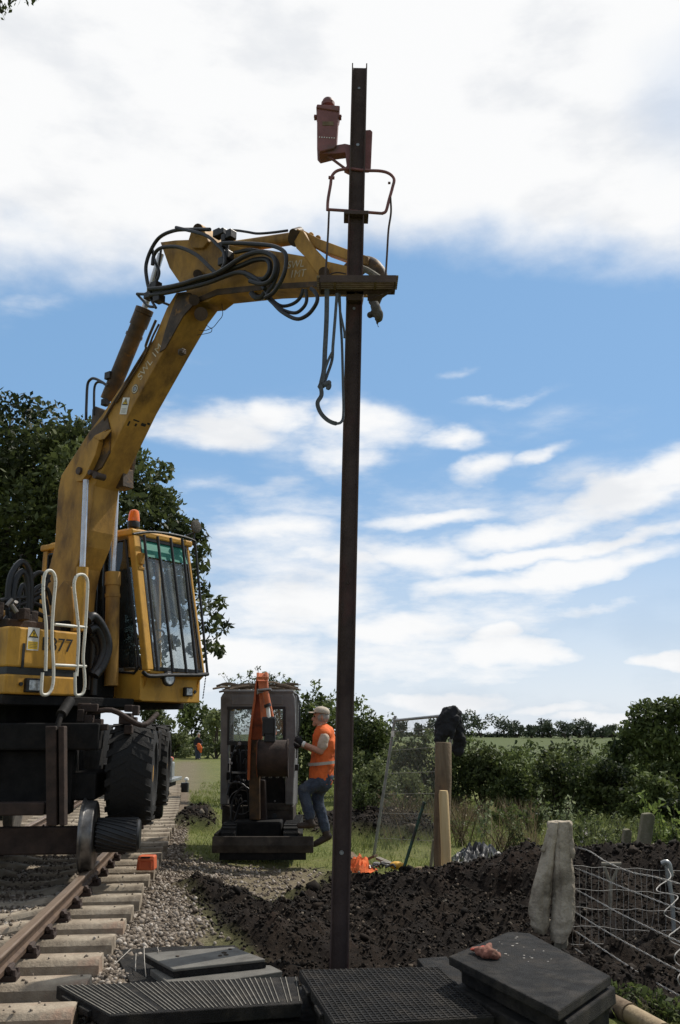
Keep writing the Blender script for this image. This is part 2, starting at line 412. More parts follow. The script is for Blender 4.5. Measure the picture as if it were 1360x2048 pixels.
vm_ = N.new('ShaderNodeVectorMath'); vm_.operation = 'MULTIPLY'; Lk.new(vs_.outputs[0], vm_.inputs[0]); vm_.inputs[1].default_value = (.13, .062, 0)
va_ = N.new('ShaderNodeVectorMath'); va_.operation = 'ADD'; Lk.new(flat, va_.inputs[0]); Lk.new(vm_.outputs[0], va_.inputs[1])
wp = va_.outputs[0]
def azel(u, v):
    r = ray(u, v).normalized(); return math.atan2(r.x, r.y), math.asin(r.z)
def blob(u, v, ru, rv, rot=0, amp=1.0, soft=0.0):
    a, e = azel(u, v); mp = N.new('ShaderNodeMapping'); mp.vector_type = 'TEXTURE'
    mp.inputs['Location'].default_value = (a, e, 0); mp.inputs['Rotation'].default_value = (0, 0, math.radians(rot))
    mp.inputs['Scale'].default_value = (ru/FOC, rv/FOC, 1); Lk.new(wp, mp.inputs[0])
    ln = N.new('ShaderNodeVectorMath'); ln.operation = 'LENGTH'; Lk.new(mp.outputs[0], ln.inputs[0])
    mr = N.new('ShaderNodeMapRange'); mr.interpolation_type = 'SMOOTHSTEP'
    mr.inputs[1].default_value = soft; mr.inputs[2].default_value = 1.25; mr.inputs[3].default_value = amp; mr.inputs[4].default_value = 0
    Lk.new(ln.outputs['Value'], mr.inputs[0]); return mr.outputs[0]
blobs = [ # cloud banks: middle band, streaks lower right, low banks
 (600,1010,420,110,0,.42),(900,1010,420,90,8,.40),(700,1130,520,120,2,.62),(560,1120,330,150,0,.72),(980,1230,420,110,0,.66),(1180,1090,300,120,8,.58),(1150,990,320,90,10,.55),(820,1330,560,110,0,.78),(520,1230,330,150,0,.8),(640,870,330,110,-4,.42),(1080,850,240,60,4,.3),(455,848,200,62,-3,1.15),(560,838,120,50,0,1.1),(720,860,150,70,-8,1.05),(690,920,120,50,-10,.85),(900,880,120,28,2,.9),(980,930,110,38,18,.9),(1090,905,90,18,8,.7),
 (1240,1010,240,46,12,.95),(1100,1100,420,26,7,1.05),(880,1030,240,26,6,.9),(1180,1215,260,30,3,.75),(640,1120,300,34,2,.9),(1250,980,190,62,14,1.15),(1330,930,130,60,10,.95),(1050,1060,260,42,9,1.1),(830,1110,190,60,-6,1.1),(560,1060,200,60,-4,.95),(1130,1140,330,42,8,1.15),(960,1170,300,36,0,.9),
 (600,1200,280,90,0,1.2),(780,1260,240,72,0,1.15),(1010,1310,190,48,0,1.2),(970,1275,90,40,0,1.1),(1330,1318,90,22,0,1.1),(460,1320,300,80,0,1.1),(1130,1250,70,14,4,.5),
 (890,1400,260,46,0,1.15),(1120,1420,200,26,0,.9),(1260,1445,260,26,0,.9),(1280,855,130,7,-14,-.0),(920,735,60,16,6,.36),(330,700,120,18,-8,.25),(60,620,120,40,20,.3),(500,960,200,30,5,.55),(1030,790,150,16,4,.5)]
acc = None
for b_ in blobs:
    o_ = blob(*b_); acc = o_ if acc is None else mth('MAXIMUM', acc, o_)
# the high deck: everything above a wavering lower edge
e0 = azel(680, 496)[1]
edge = mth('ADD', EL, mth('MULTIPLY', mth('ABSOLUTE', mth('ADD', AZ, .02)), .13))
wl = wn(3.2, 4, .55, off=3.3); wf = wn(14, 6, .6, off=1.7)
edge = mth('ADD', edge, mth('MULTIPLY', mth('SUBTRACT', wl.outputs[0], .5), .16))
edge = mth('ADD', edge, mth('MULTIPLY', mth('SUBTRACT', wf.outputs[0], .5), .05))
dk = N.new('ShaderNodeMapRange'); dk.interpolation_type = 'SMOOTHSTEP'; Lk.new(edge, dk.inputs[0])
dk.inputs[1].default_value = e0 - .025; dk.inputs[2].default_value = e0 + .055
# open blue notch at the far upper right
notch = blob(1400, 190, 160, 120, 0, .32)
deck = mth('MAXIMUM', mth('SUBTRACT', dk.outputs[0], notch), 0.0)
front = N.new('ShaderNodeMapRange'); Lk.new(sx.outputs[1], front.inputs[0]); front.inputs[1].default_value = .0; front.inputs[2].default_value = .35
deck = mth('MULTIPLY', deck, front.outputs[0])
fine = wn(12, 9, .60, sc=(1, 3.2, 1), off=5.1)
d1 = mth('ADD', acc, mth('MULTIPLY', mth('SUBTRACT', fine.outputs[0], .5), mth('MULTIPLY', 1.15, mth('MINIMUM', mth('MULTIPLY', acc, 3.0), 1.0))))
mr = N.new('ShaderNodeMapRange'); mr.interpolation_type = 'SMOOTHSTEP'; Lk.new(d1, mr.inputs[0]); mr.inputs[1].default_value = .06; mr.inputs[2].default_value = 1.02
back_n = wn(2.2, 7, .6, vec=tcw, sc=(1, 1, 1), off=8)
bk = N.new('ShaderNodeMapRange'); bk.interpolation_type = 'SMOOTHSTEP'; Lk.new(back_n.outputs[0], bk.inputs[0]); bk.inputs[1].default_value = .36; bk.inputs[2].default_value = .55; bk.inputs[4].default_value = .92
inv = N.new('ShaderNodeMapRange'); Lk.new(sx.outputs[1], inv.inputs[0]); inv.inputs[1].default_value = .3; inv.inputs[2].default_value = -.1
back_fill = mth('MULTIPLY', bk.outputs[0], inv.outputs[0])  # unseen cloud cover behind the camera, added to make the fill light neutral
haze = N.new('ShaderNodeMapRange'); haze.interpolation_type = 'SMOOTHSTEP'; Lk.new(EL, haze.inputs[0]); haze.inputs[1].default_value = .30; haze.inputs[2].default_value = -.03; haze.inputs[4].default_value = .66
dens = mth('MAXIMUM', mth('MAXIMUM', deck, mr.outputs[0]), mth('MAXIMUM', back_fill, haze.outputs[0]))
shade_n = wn(5, 6, .55, sc=(1, 2.4, 1), off=11)
shr = ramp(nt, shade_n.outputs[0], [(.32, (8.3, 8.5, 8.8)), (.52, (9.7, 9.75, 9.8))])
shr.color_ramp.interpolation = 'EASE'
# blue of the sky, a touch richer than the bare model
hs = N.new('ShaderNodeHueSaturation'); hs.inputs['Saturation'].default_value = 1.0; hs.inputs['Value'].default_value = 1.0
Lk.new(sky.outputs[0], hs.inputs['Color'])
SKYCOL = mixc(nt, .65, hs.outputs[0], (2.6, 5.0, 8.3))
cloudcol = mixc(nt, inv.outputs[0], shr.outputs[0], (5.6, 5.4, 5.1))
sm = mixc(nt, dens, SKYCOL, cloudcol)
Lk.new(sm, bg.inputs[0])

# ------------------------------------------------------------------ terrain
def end_xa(y): return -1.54 - .102*(y-5.85) - .0017*(y-5.85)**2
def _h(ix, iy):
    n = (ix.astype(np.int64) * 374761393 + iy.astype(np.int64) * 668265263) & 0x7fffffff
    n = ((n ^ (n >> 13)) * 1274126177) & 0x7fffffff
    return ((n ^ (n >> 16)) & 0xffff) / 65535.0
def vn(x, y):
    xi, yi = np.floor(x), np.floor(y); fx, fy = x - xi, y - yi
    fx = fx*fx*(3-2*fx); fy = fy*fy*(3-2*fy)
    a, b, c, d = _h(xi, yi), _h(xi+1, yi), _h(xi, yi+1), _h(xi+1, yi+1)
    return (a*(1-fx)+b*fx)*(1-fy) + (c*(1-fx)+d*fx)*fy
def fbm(x, y, o=4):
    s = 0; a = .5
    for i in range(o): s = s + a*(vn(x*2**i + i*17.3, y*2**i + i*9.1) - .5); a *= .5
    return s
def poly_sd(x, y, poly):               # signed distance, + inside
    inside = np.zeros(x.shape, bool); dist = np.full(x.shape, 1e9); n = len(poly)
    for i in range(n):
        (x0, y0), (x1, y1) = poly[i], poly[(i+1) % n]
        dx, dy = x1-x0, y1-y0; t = np.clip(((x-x0)*dx + (y-y0)*dy)/(dx*dx+dy*dy), 0, 1)
        dist = np.minimum(dist, np.hypot(x-x0-t*dx, y-y0-t*dy))
        cr = ((y0 > y) != (y1 > y)); xx = x0 + (y-y0)*dx/(dy if abs(dy) > 1e-9 else 1e-9)
        inside ^= cr & (x < xx)
    return np.where(inside, dist, -dist)
def gpoly(px, z=-.2): return [tuple(atz(u, v, z)[:2]) for u, v in px]
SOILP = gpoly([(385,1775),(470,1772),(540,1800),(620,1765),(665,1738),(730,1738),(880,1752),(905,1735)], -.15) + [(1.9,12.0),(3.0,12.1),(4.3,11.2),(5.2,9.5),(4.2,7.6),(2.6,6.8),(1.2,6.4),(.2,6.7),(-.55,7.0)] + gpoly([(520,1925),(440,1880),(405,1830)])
SOIL2 = gpoly([(600,1668),(700,1672),(800,1678),(880,1684),(875,1652),(790,1636),(690,1630),(600,1640)])
SOIL3 = gpoly([(352,1665),(420,1668),(425,1645),(372,1636)])
GRAV = gpoly([(300,1712),(335,1690),(400,1716),(430,1716),(640,1722),(668,1748),(560,1790),(470,1790),(440,1800),(480,1850),(500,1890),(330,1900),(260,1900),(200,1960)], -.15)
def ground(x, y):
    x = np.asarray(x, float); y = np.asarray(y, float)
    yy = np.clip(y, -5, 45); ex = -1.54 - .102*(yy-5.85) - .0017*(yy-5.85)**2
    d = x - ex
    g = np.full(x.shape, -.25)
    bed = np.where(d < -1.3, 1 - sstep(1.6, 3.2, -1.3 - d), 1 - sstep(-.05, 1.5, d)); bed = bed*(1 - sstep(26, 32, y))
    g = g + .125*bed + .045*np.where((d < -.75) & (d > -2.0), bed, 0)
    r = np.hypot(x, y)
    az = x/np.maximum(y, 1)
    # soil bank
    yr = 11.1 - .42*np.clip(x, 0, 4.5)
    A = .20*sstep(.2, .9, x) + .36*sstep(.8, 2.4, x) + .1*sstep(2.6, 4, x)
    A = A*(1 - .65*sstep(4.6, 7, x))
    w = np.where(y < yr, 1.35, .8)
    g = g + A*np.exp(-((y-yr)/w)**2)
    g = g + .20*np.exp(-((x+.75)**2/.5 + (y-8.7)**2/.8)) * .5
    g = g - .16*np.exp(-((x-.05)**2 + (y-7.75)**2)/.35)
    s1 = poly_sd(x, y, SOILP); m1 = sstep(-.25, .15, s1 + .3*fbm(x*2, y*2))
    s2 = poly_sd(x, y, SOIL2); m2 = sstep(-.3, .2, s2 + .5*fbm(x*1.5, y*1.5)); s3 = poly_sd(x, y, SOIL3); m3 = sstep(-.3, .15, s3)
    g = g + .2*m2 + .18*m3
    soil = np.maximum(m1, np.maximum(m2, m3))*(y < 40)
    g = g + soil*(.42*fbm(x*2.0, y*2.0) + .26*np.abs(fbm(x*5, y*5, 4)) + .10*np.abs(fbm(x*11, y*11, 3)))
    # rough ground
    near = 1 - sstep(40, 90, r)
    g = g + near*(.10*fbm(x*.8, y*.8)*sstep(0, 2, d) + .05*fbm(x*5, y*5, 3)*(1-soil))
    # valley to the right, hill beyond it
    sxx = sstep(.04, .22, az)
    drop = np.clip((y-19)*.13, 0, 9)*sxx
    rise = sstep(150, 262, y)
    hill = np.where(y < 402, -5.6 + (y-262)*.0285, -1.6 - (y-402)*.004)
    g1 = np.where(y > 150, (-.25-drop)*(1-rise) + hill*rise, g - drop)
    far_l = np.where(y > 150, -.25 - .004*(y-150), g)
    g = np.where(sxx > 0, g1*sxx + far_l*(1-sxx), far_l)
    sg = poly_sd(x, y, GRAV); mg = sstep(-.35, .35, sg + .5*fbm(x*2, y*2))
    bedb = bed*(1 - sstep(.05, .45, d)*sstep(11, 13, y)); bal = np.maximum(sstep(.25, .75, bedb + .35*fbm(x*3, y*3)), mg*.85)*(y < 45)*(1-soil)
    # worn path past the end of the track
    px_ = -4.3 - .15*(y-25); path = np.exp(-((x-px_)/1.0)**2)*sstep(22, 30, y)*(1-sstep(52, 62, y))
    bal = np.maximum(bal, path*.8)
    return g, soil, bal
def gz(x, y): return float(ground(np.array([x]), np.array([y]))[0][0])
rad = [0.6]
while rad[-1] < 17: rad.append(rad[-1]*1.0075 if rad[-1] > 4.5 else rad[-1]*1.06)
while rad[-1] < 2500: rad.append(rad[-1]*1.028)
ang = list(np.radians(np.concatenate([np.arange(-180, -42, 6.), np.arange(-42, 42, .3), np.arange(42, 180, 6.)])))
R_, A_ = np.meshgrid(np.array(rad), np.array(ang), indexing='ij')
X_, Y_ = R_*np.sin(A_), R_*np.cos(A_)
Z_, SO_, BA_ = ground(X_, Y_)
nr, na = X_.shape
vv = np.stack([X_.ravel(), Y_.ravel(), Z_.ravel()], 1)
ii, jj = np.meshgrid(np.arange(nr-1), np.arange(na), indexing='ij'); j2 = (jj+1) % na
qq = np.stack([ii*na+jj, ii*na+j2, (ii+1)*na+j2, (ii+1)*na+jj], -1).reshape(-1, 4)[:, ::-1]
def np_mesh(name, verts, faces, mat, parent=None, attrs=None, smooth=False, kind=None):
    me = bpy.data.meshes.new(name); k = faces.shape[1]; nf = len(faces)
    o0 = np.array(root_of(parent).location) if parent else np.zeros(3)
    me.vertices.add(len(verts)); me.vertices.foreach_set('co', (verts - o0).astype(np.float32).ravel())
    me.loops.add(nf*k); me.loops.foreach_set('vertex_index', faces.astype(np.int32).ravel())
    me.polygons.add(nf); me.polygons.foreach_set('loop_start', np.arange(0, nf*k, k, dtype=np.int32))
    if smooth: me.polygons.foreach_set('use_smooth', np.ones(nf, bool))
    for an, av in (attrs or {}).items():
        a = me.attributes.new(an, 'FLOAT', 'POINT'); a.data.foreach_set('value', av.astype(np.float32).ravel())
    me.materials.append(mat); me.update(calc_edges=True); me.validate()
    o = bpy.data.objects.new(name, me); COL.objects.link(o)
    if parent: o.parent = parent
    if kind: o['kind'] = kind
    return o
def ground_mat():
    m = bpy.data.materials.new('ground'); m.use_nodes = True; nt = m.node_tree; bs = nt.nodes['Principled BSDF']
    tc = nt.nodes.new('ShaderNodeTexCoord').outputs['Object']
    def attr(n):
        a = nt.nodes.new('ShaderNodeAttribute'); a.attribute_name = n; return a.outputs['Fac']
    big = noise_n(nt, tc, .55, 6); mid = noise_n(nt, tc, 4, 8); fin = noise_n(nt, tc, 30, 6, .7)
    gr = ramp(nt, mid.outputs[0], [(.3, (.075,.10,.024)), (.5, (.135,.155,.043)), (.72, (.21,.19,.08))])
    br = ramp(nt, big.outputs[0], [(.35, (.095,.118,.032)), (.62, (.155,.155,.052))])
    grass = mixc(nt, .5, gr.outputs[0], br.outputs[0])
    grf = ramp(nt, fin.outputs[0], [(.3, (.45,.45,.45)), (.65, (1.15,1.15,1.15))])
    mu = nt.nodes.new('ShaderNodeMix'); mu.data_type = 'RGBA'; mu.blend_type = 'MULTIPLY'; mu.inputs[0].default_value = 1
    nt.links.new(grass, mu.inputs[6]); nt.links.new(grf.outputs[0], mu.inputs[7]); grass = mu.outputs[2]
    grav = ramp(nt, fin.outputs[0], [(.3, (.05,.038,.027)), (.48, (.135,.105,.075)), (.7, (.25,.205,.155))])
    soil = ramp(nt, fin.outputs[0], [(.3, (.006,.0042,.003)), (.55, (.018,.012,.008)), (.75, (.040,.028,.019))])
    red = ramp(nt, big.outputs[0], [(.56, 0.), (.72, .5)])
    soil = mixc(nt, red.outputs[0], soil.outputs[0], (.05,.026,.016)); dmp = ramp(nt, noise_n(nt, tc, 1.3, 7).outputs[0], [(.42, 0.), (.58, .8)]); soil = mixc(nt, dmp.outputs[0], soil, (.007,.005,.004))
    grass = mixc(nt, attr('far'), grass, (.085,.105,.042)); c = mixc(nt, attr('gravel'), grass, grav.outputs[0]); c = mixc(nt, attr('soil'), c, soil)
    nt.links.new(c, bs.inputs['Base Color']); bs.inputs['Roughness'].default_value = .95; bs.inputs['Specular IOR Level'].default_value = .15
    b = nt.nodes.new('ShaderNodeBump'); b.inputs['Strength'].default_value = .7; b.inputs['Distance'].default_value = .03
    nt.links.new(fin.outputs[0], b.inputs['Height']); nt.links.new(b.outputs[0], bs.inputs['Normal']); return m
GROUNDM = ground_mat()
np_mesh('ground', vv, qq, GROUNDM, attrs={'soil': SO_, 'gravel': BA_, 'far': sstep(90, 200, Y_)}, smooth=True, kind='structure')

# ------------------------------------------------------------------ loose stuff: ballast, clods, grass
ICO = []
_t = (1+5**.5)/2
for a_, b_ in ((1,_t),(-1,_t),(1,-_t),(-1,-_t)): ICO += [(a_, b_, 0)]
for a_, b_ in ((1,_t),(-1,_t),(1,-_t),(-1,-_t)): ICO += [(0, a_, b_)]
for a_, b_ in ((1,_t),(-1,_t),(1,-_t),(-1,-_t)): ICO += [(b_, 0, a_)]
ICO = np.array(ICO, float)/math.hypot(1, _t)
from mathutils.geometry import convex_hull_2d
def _hull(pts):
    bm = bmesh.new(); vs = [bm.verts.new(p) for p in pts]; bmesh.ops.convex_hull(bm, input=vs)
    bm.verts.index_update(); f = [[v.index for v in f.verts] for f in bm.faces]; bm.free(); return np.array(f)
ICOF = _hull(ICO)
def rot_batch(n):
    q = rng.normal(size=(n, 4)); q /= np.linalg.norm(q, axis=1)[:, None]; w, x, y, z = q.T
    return np.stack([np.stack([1-2*(y*y+z*z), 2*(x*y-z*w), 2*(x*z+y*w)], -1), np.stack([2*(x*y+z*w), 1-2*(x*x+z*z), 2*(y*z-x*w)], -1), np.stack([2*(x*z-y*w), 2*(y*z+x*w), 1-2*(x*x+y*y)], -1)], 1)
def rocks(name, P, size, mat, squash=.65, kind='stuff', label=None, rough=.28):
    n = len(P); jit = 1 + rng.uniform(-rough, rough, (n, 12, 1)); b = ICO[None]*jit*np.array([1, .8, squash])[None, None]
    b = np.einsum('nij,nkj->nki', rot_batch(n), b)*size[:, None, None] + P[:, None, :]
    f = (ICOF[None] + (np.arange(n)*12)[:, None, None]).reshape(-1, 3)
    t = np.repeat(rng.uniform(0, 1, n), 12)
    o = np_mesh(name, b.reshape(-1, 3), f, mat, attrs={'tint': t}, kind=kind)
    if label: tag(o, label, name.replace('_', ' '))
    return o
_x = []
for _i in range(900):
    _k = random.randrange(0, 22); _y = 4.62 + .617*_k; _o = random.uniform(.02, 2.4) if random.random() < .6 else random.uniform(.75, 1.9)
    _d = V((-.102 - .0034*(_y-5.85), 1, 0)).normalized(); _p = V((end_x(_y), _y, 0)) + V((-_d.y, _d.x, 0))*_o + _d*random.uniform(-.1, .1)
    _x.append((_p.x, _p.y, -.045 if .95 < _o < 1.6 else .004))
def tintmat(name, stops, rough=.9):
    m = bpy.data.materials.new(name); m.use_nodes = True; nt = m.node_tree; bs = nt.nodes['Principled BSDF']
    a = nt.nodes.new('ShaderNodeAttribute'); a.attribute_name = 'tint'
    tc = nt.nodes.new('ShaderNodeTexCoord').outputs['Object']; n = noise_n(nt, tc, 40, 5)
    r = ramp(nt, a.outputs['Fac'], stops); g = ramp(nt, n.outputs[0], [(.3, (.65,.65,.65)), (.7, (1.1,1.1,1.1))])
    mu = nt.nodes.new('ShaderNodeMix'); mu.data_type = 'RGBA'; mu.blend_type = 'MULTIPLY'; mu.inputs[0].default_value = 1
    nt.links.new(r.outputs[0], mu.inputs[6]); nt.links.new(g.outputs[0], mu.inputs[7]); nt.links.new(mu.outputs[2], bs.inputs['Base Color'])
    bs.inputs['Roughness'].default_value = rough; bs.inputs['Specular IOR Level'].default_value = .2; return m
STONE = tintmat('ballast_stone', [(0, (.075,.058,.044)), (.45, (.19,.155,.12)), (.85, (.33,.28,.23)), (1, (.50,.45,.39))])
CLOD = tintmat('soil_clod', [(0, (.005,.0036,.0026)), (.6, (.015,.0105,.007)), (.95, (.036,.025,.017)), (.985, (.14,.11,.08)), (1, (.22,.19,.15))])
def scatter(n, x0, x1, y0, y1, test):
    x = rng.uniform(x0, x1, n); y = rng.uniform(y0, y1, n)
    g, s, b = ground(x, y); k = test(x, y, g, s, b); return x[k], y[k], g[k], s[k], b[k]
x, y, g, s, b = scatter(105000, -5.2, 1.2, 4.6, 17, lambda x, y, g, s, b: (b > rng.uniform(.25, 1.0, x.shape)) & (rng.uniform(0, 1, x.shape) < np.clip(1.4 - y/16, .25, 1)*np.clip(1.15 - .55*(x - end_xa(y)), .18, 1)))
sz = rng.uniform(.008, .027, len(x))*(1 + .4*(rng.uniform(0, 1, len(x)) > .9))
_x = np.array(_x); _sz = rng.uniform(.006, .020, len(_x)); rocks('ballast', np.concatenate([np.stack([x, y, g + sz*.25], 1), _x]), np.concatenate([sz, _sz]), STONE, label='grey brown crushed stone ballast beside and between the sleepers')
x, y, g, s, b = scatter(130000, -3, 6, 6.3, 19, lambda x, y, g, s, b: (s > rng.uniform(.2, 1, x.shape)) & (rng.uniform(0, 1, x.shape) < np.clip(12/y - .3, .35, 1)))
sz = .005 + .018*rng.uniform(0, 1, len(x))**2.4*(1 + (1.6 + 1.4*vn(x*1.2, y*1.2))*(rng.uniform(0, 1, len(x)) > 1 - .06*vn(x*.9 + 7, y*.9)**2)); sz *= np.clip(y/9, .9, 1.5)
rocks('soil_clods', np.stack([x, y, g + sz*.2], 1), sz, CLOD, .75, rough=.5, label='dark crumbly clods of freshly dug peaty soil')
def blades(name, n, x0, x1, y0, y1, test, hmin, hmax, mat, label, wk=.0035, lean=.5):
    x, y, g, s, b = scatter(n, x0, x1, y0, y1, test); k = len(x)
    hh = rng.uniform(hmin, hmax, k); th = rng.uniform(0, 6.283, k); w = wk*np.clip(y/7, 1, 6)
    ax = np.stack([np.cos(th), np.sin(th), np.zeros(k)], 1)*w[:, None]
    ln = rng.normal(0, lean, (k, 2))*hh[:, None]
    base = np.stack([x, y, g - .01], 1); tip = base + np.stack([ln[:, 0], ln[:, 1], hh], 1)
    v = np.stack([base - ax, base + ax, tip], 1).reshape(-1, 3); f = np.arange(3*k).reshape(-1, 3)
    t = np.repeat(rng.uniform(0, 1, k), 3)
    return tag(np_mesh(name, v, f, mat, attrs={'tint': t}, kind='stuff'), label, 'grass')
blades('grass', 150000, -9, 12, 5.5, 34, lambda x, y, g, s, b: (s + b < .45*rng.uniform(.3, 1.2, x.shape)) & (fbm(x*.9, y*.9) > rng.uniform(-.25, .12, x.shape)) & (np.abs(x) < y*.42) & ~((x > .9) & (y < 9.4) & (y > 6.6)) & ~((x < .9) & (y < 9.6)), .03, .12, L_GRASS, 'short sunlit grass growing over the level ground')
blades('rough_grass', 42000, -1.2, 9, 13.2, 26, lambda x, y, g, s, b: (s < .3) & (b < .4) & (x/y > .01) & (x/y < .42) & (fbm(x*.7 + 3, y*.7) > rng.uniform(-.12, .22, x.shape) - .10*((y > 17.5) & (x > 2))), .08, .30, L_ROUGH, 'rough tussocky grass between the soil heap and the hedge', .0035, .4)
blades('dry_grass', 11000, .2, 4.6, 14.6, 21, lambda x, y, g, s, b: (s < .3) & (x/y > .045 + .02*fbm(y*.7, y)) & (x/y < .2 + .06*fbm(y*.9, x)) & (fbm(x*1.1, y*1.1) > rng.uniform(-.1, .3, x.shape)), .12, .62, L_DRY, 'tall dry brown grass and seed stalks behind the fence panel', .003, .38)
# ------------------------------------------------------------------ vegetation
def leaves(name, clumps, n, size, mat, parent, spread=1.0, droop=0, shell=.45, kind=None):
    cl = np.array([[c[0], c[1], c[2]] for c in clumps]); rr = np.array([c[3] for c in clumps]); flt = np.array([c[4] if len(c) > 4 else .8 for c in clumps])
    w = rr**2; idx = rng.choice(len(cl), n, p=w/w.sum())
    d = rng.normal(size=(n, 3)); d /= np.linalg.norm(d, axis=1)[:, None]
    rad = (shell + (1-shell)*rng.uniform(0, 1, n)**.5)*rng.uniform(.75, 1.12, n)
    P = cl[idx] + d*(rr[idx]*rad*spread)[:, None]*np.stack([np.ones(n), np.ones(n), flt[idx]], 1)
    a = rng.normal(size=(n, 3)) + np.array([0, 0, -droop]); a /= np.linalg.norm(a, axis=1)[:, None]
    b = np.cross(a, rng.normal(size=(n, 3))); b /= np.linalg.norm(b, axis=1)[:, None]
    L = size*rng.uniform(.45, 1.45, n); Wd = L*rng.uniform(.38, .6, n)
    v = np.stack([P - a*L[:, None]*.5, P + b*Wd[:, None]*.5 - a*(L*.06)[:, None], P + a*L[:, None]*.5, P - b*Wd[:, None]*.5 - a*(L*.06)[:, None]], 1).reshape(-1, 3)
    ct = rng.uniform(-.12, .62, len(cl)); t = np.repeat(np.clip(ct[idx] + rng.uniform(0, .45, n), 0, 1), 4); L = L
    return np_mesh(name, v, np.arange(4*n).reshape(-1, 4), mat, parent, {'tint': t}, kind=kind)
def limbs(name, base, tips, r, mat, parent, wob=.3, n=6):
    m = MB()
    for tip in tips:
        b, t = V(base), V(tip); L = (t-b).length; pts = [b]
        for i in range(1, 5):
            q = b.lerp(t, i/4); q += V((random.uniform(-1,1), random.uniform(-1,1), random.uniform(-.3,.6)))*wob*L*.12*(1 if i < 4 else 0); pts.append(q)
        m.tube(smooth_path(pts, 3), [r*(1-.85*i/12) for i in range(13)], n)
    return m.build(name, mat, parent, smooth=True)
def plant(name, label, cat, base, clumps, n, size, mat, stem_r, group=None, droop=0, shell=.45, stem_mat=None, leafname='foliage', stemname='stem', nt_=7):
    t = thing(name, base, label, cat, group)
    leaves(leafname, clumps, n, size, mat, t, droop=droop, shell=shell)
    tips = [V(c[:3]) for c in sorted(clumps, key=lambda c: -c[3])[:nt_]]
    limbs(stemname, base, tips, stem_r, stem_mat or BARK, t)
    return t
def bush_clumps(c, w, h, d, k, rmin=.25, rmax=.5):
    out = []
    for i in range(k):
        a = random.uniform(0, 6.283); q = random.random()**.6
        z = random.random()**.8
        s = math.sqrt(max(0, 1-(z*.9)**2))
        out.append((c[0] + math.cos(a)*q*w*s*.5, c[1] + math.sin(a)*q*d*s*.5, c[2] + h*(.12 + .74*z), h*random.uniform(rmin, rmax)*.55, .85))
    return out

# the big broadleaf tree behind the excavator
tc_ = []
YT = 25.0
for (u, v, r, dy) in [(20,830,1.0,0),(90,840,.9,1),(150,870,.9,0),(0,900,1.2,-1),(70,910,1.3,0),(150,940,1.2,-1),(215,960,1.1,0),(265,945,.75,0),(285,985,.8,0),(325,1000,.62,0),(240,1030,1.2,-1),(330,1045,.8,0),(375,1062,.55,0),
  (398,1075,.38,.4),(405,1100,.35,0),(310,1110,1.0,0),(385,1130,.6,0),(395,1180,.5,.4),(352,1182,.62,0),(368,1232,.42,0),(340,1285,.36,0),(384,1300,.26,0),(330,1225,.4,0),(415,1215,.45,0),(440,1205,.3,0),(432,1250,.42,0),(452,1255,.25,0),(402,1255,.36,0),(425,1290,.36,0),(440,1305,.2,0),(400,1312,.3,0),(306,1250,.4,0),
  (-40,1000,1.6,0),(60,1020,1.5,-1),(160,1050,1.5,-1),(-60,1120,1.6,0),(40,1140,1.5,0),(140,1160,1.4,0),(230,1150,1.3,0),(280,1200,.9,0),(-60,1250,1.5,0),(40,1260,1.4,0),(140,1280,1.3,0),(225,1290,1.0,0),(60,1360,1.2,0),(190,1370,1.1,0),(-150,950,1.8,0),(-180,1150,1.8,0),(-160,1320,1.6,0),(-90,850,1.2,0)]:
    p = at(u, v, YT + dy); tc_.append((p.x, p.y, p.z, r*.82, .9))
    if r > .7:
        for q in range(2):
            p2 = p + V((random.uniform(-1,1), random.uniform(.2,2.0), random.uniform(-1,1)))*r*.9; tc_.append((p2.x, p2.y, p2.z, r*.6, .9))
tb = V((-9.3, 26.5, gz(-9.3, 26.5)))
tree = thing('broadleaf_tree', tb, 'tall dark green broadleaf tree behind the yellow excavator', 'tree')
leaves('crown', tc_, 46000, .21, L_TREE, tree, shell=.3)
mtr = MB(); mtr.tube([tb - UP*.3, tb + UP*2, tb + V((.1,0,4.5))], [.5, .38, .3], 14); mtr.build('trunk', BARK, tree, smooth=True)
limbs('limb', tb + V((.1,0,3.6)), [V(c[:3]) for c in tc_ if c[3] > .45][::2], .16, BARK, tree)
# overhanging twig at the very top left
ob_ = at(-40, -60, 6.0)
tw = thing('overhanging_branch', ob_, 'leafy twig tip hanging into the top left corner', 'branch')
oc = [(*at(u, v, 6.0), r, .7) for u, v, r in ((-10,5,.13),(10,18,.05),(30,2,.06),(55,-4,.06),(10,40,.03),(-20,40,.06),(70,-6,.03))]
leaves('foliage', oc, 130, .05, L_TREE, tw, droop=.6, shell=.2)
limbs('twig', ob_, [V(c[:3]) for c in oc], .006, BARK, tw)

random.seed(21)
def bush_at(name, label, u0, u1, vtop, vbot, Y, n, size, mat, k=14, cat='bush', group=None, dep=None, rmin=.25, rmax=.5, ragged=0, drop_z=None, shell=.45):
    a, b, t = at(u0, vbot, Y), at(u1, vbot, Y), at((u0+u1)/2, vtop, Y)
    cx_ = (a.x+b.x)/2; z0 = gz(cx_, Y) if drop_z is None else drop_z
    h_ = t.z - z0; w_ = b.x - a.x
    cl = bush_clumps((cx_, Y, z0), w_, h_, dep or w_*.8, k, rmin, rmax)
    for i in range(ragged):
        uu = random.uniform(u0, u1); p = at(uu, vtop + random.uniform(-14, 22), Y); cl.append((p.x, p.y, p.z, h_*random.uniform(.04, .08), 1.2))
    return plant(name, label, cat, V((cx_, Y, z0 - .05)), cl, n, size, mat, max(.012, .02*h_), group, shell=shell)
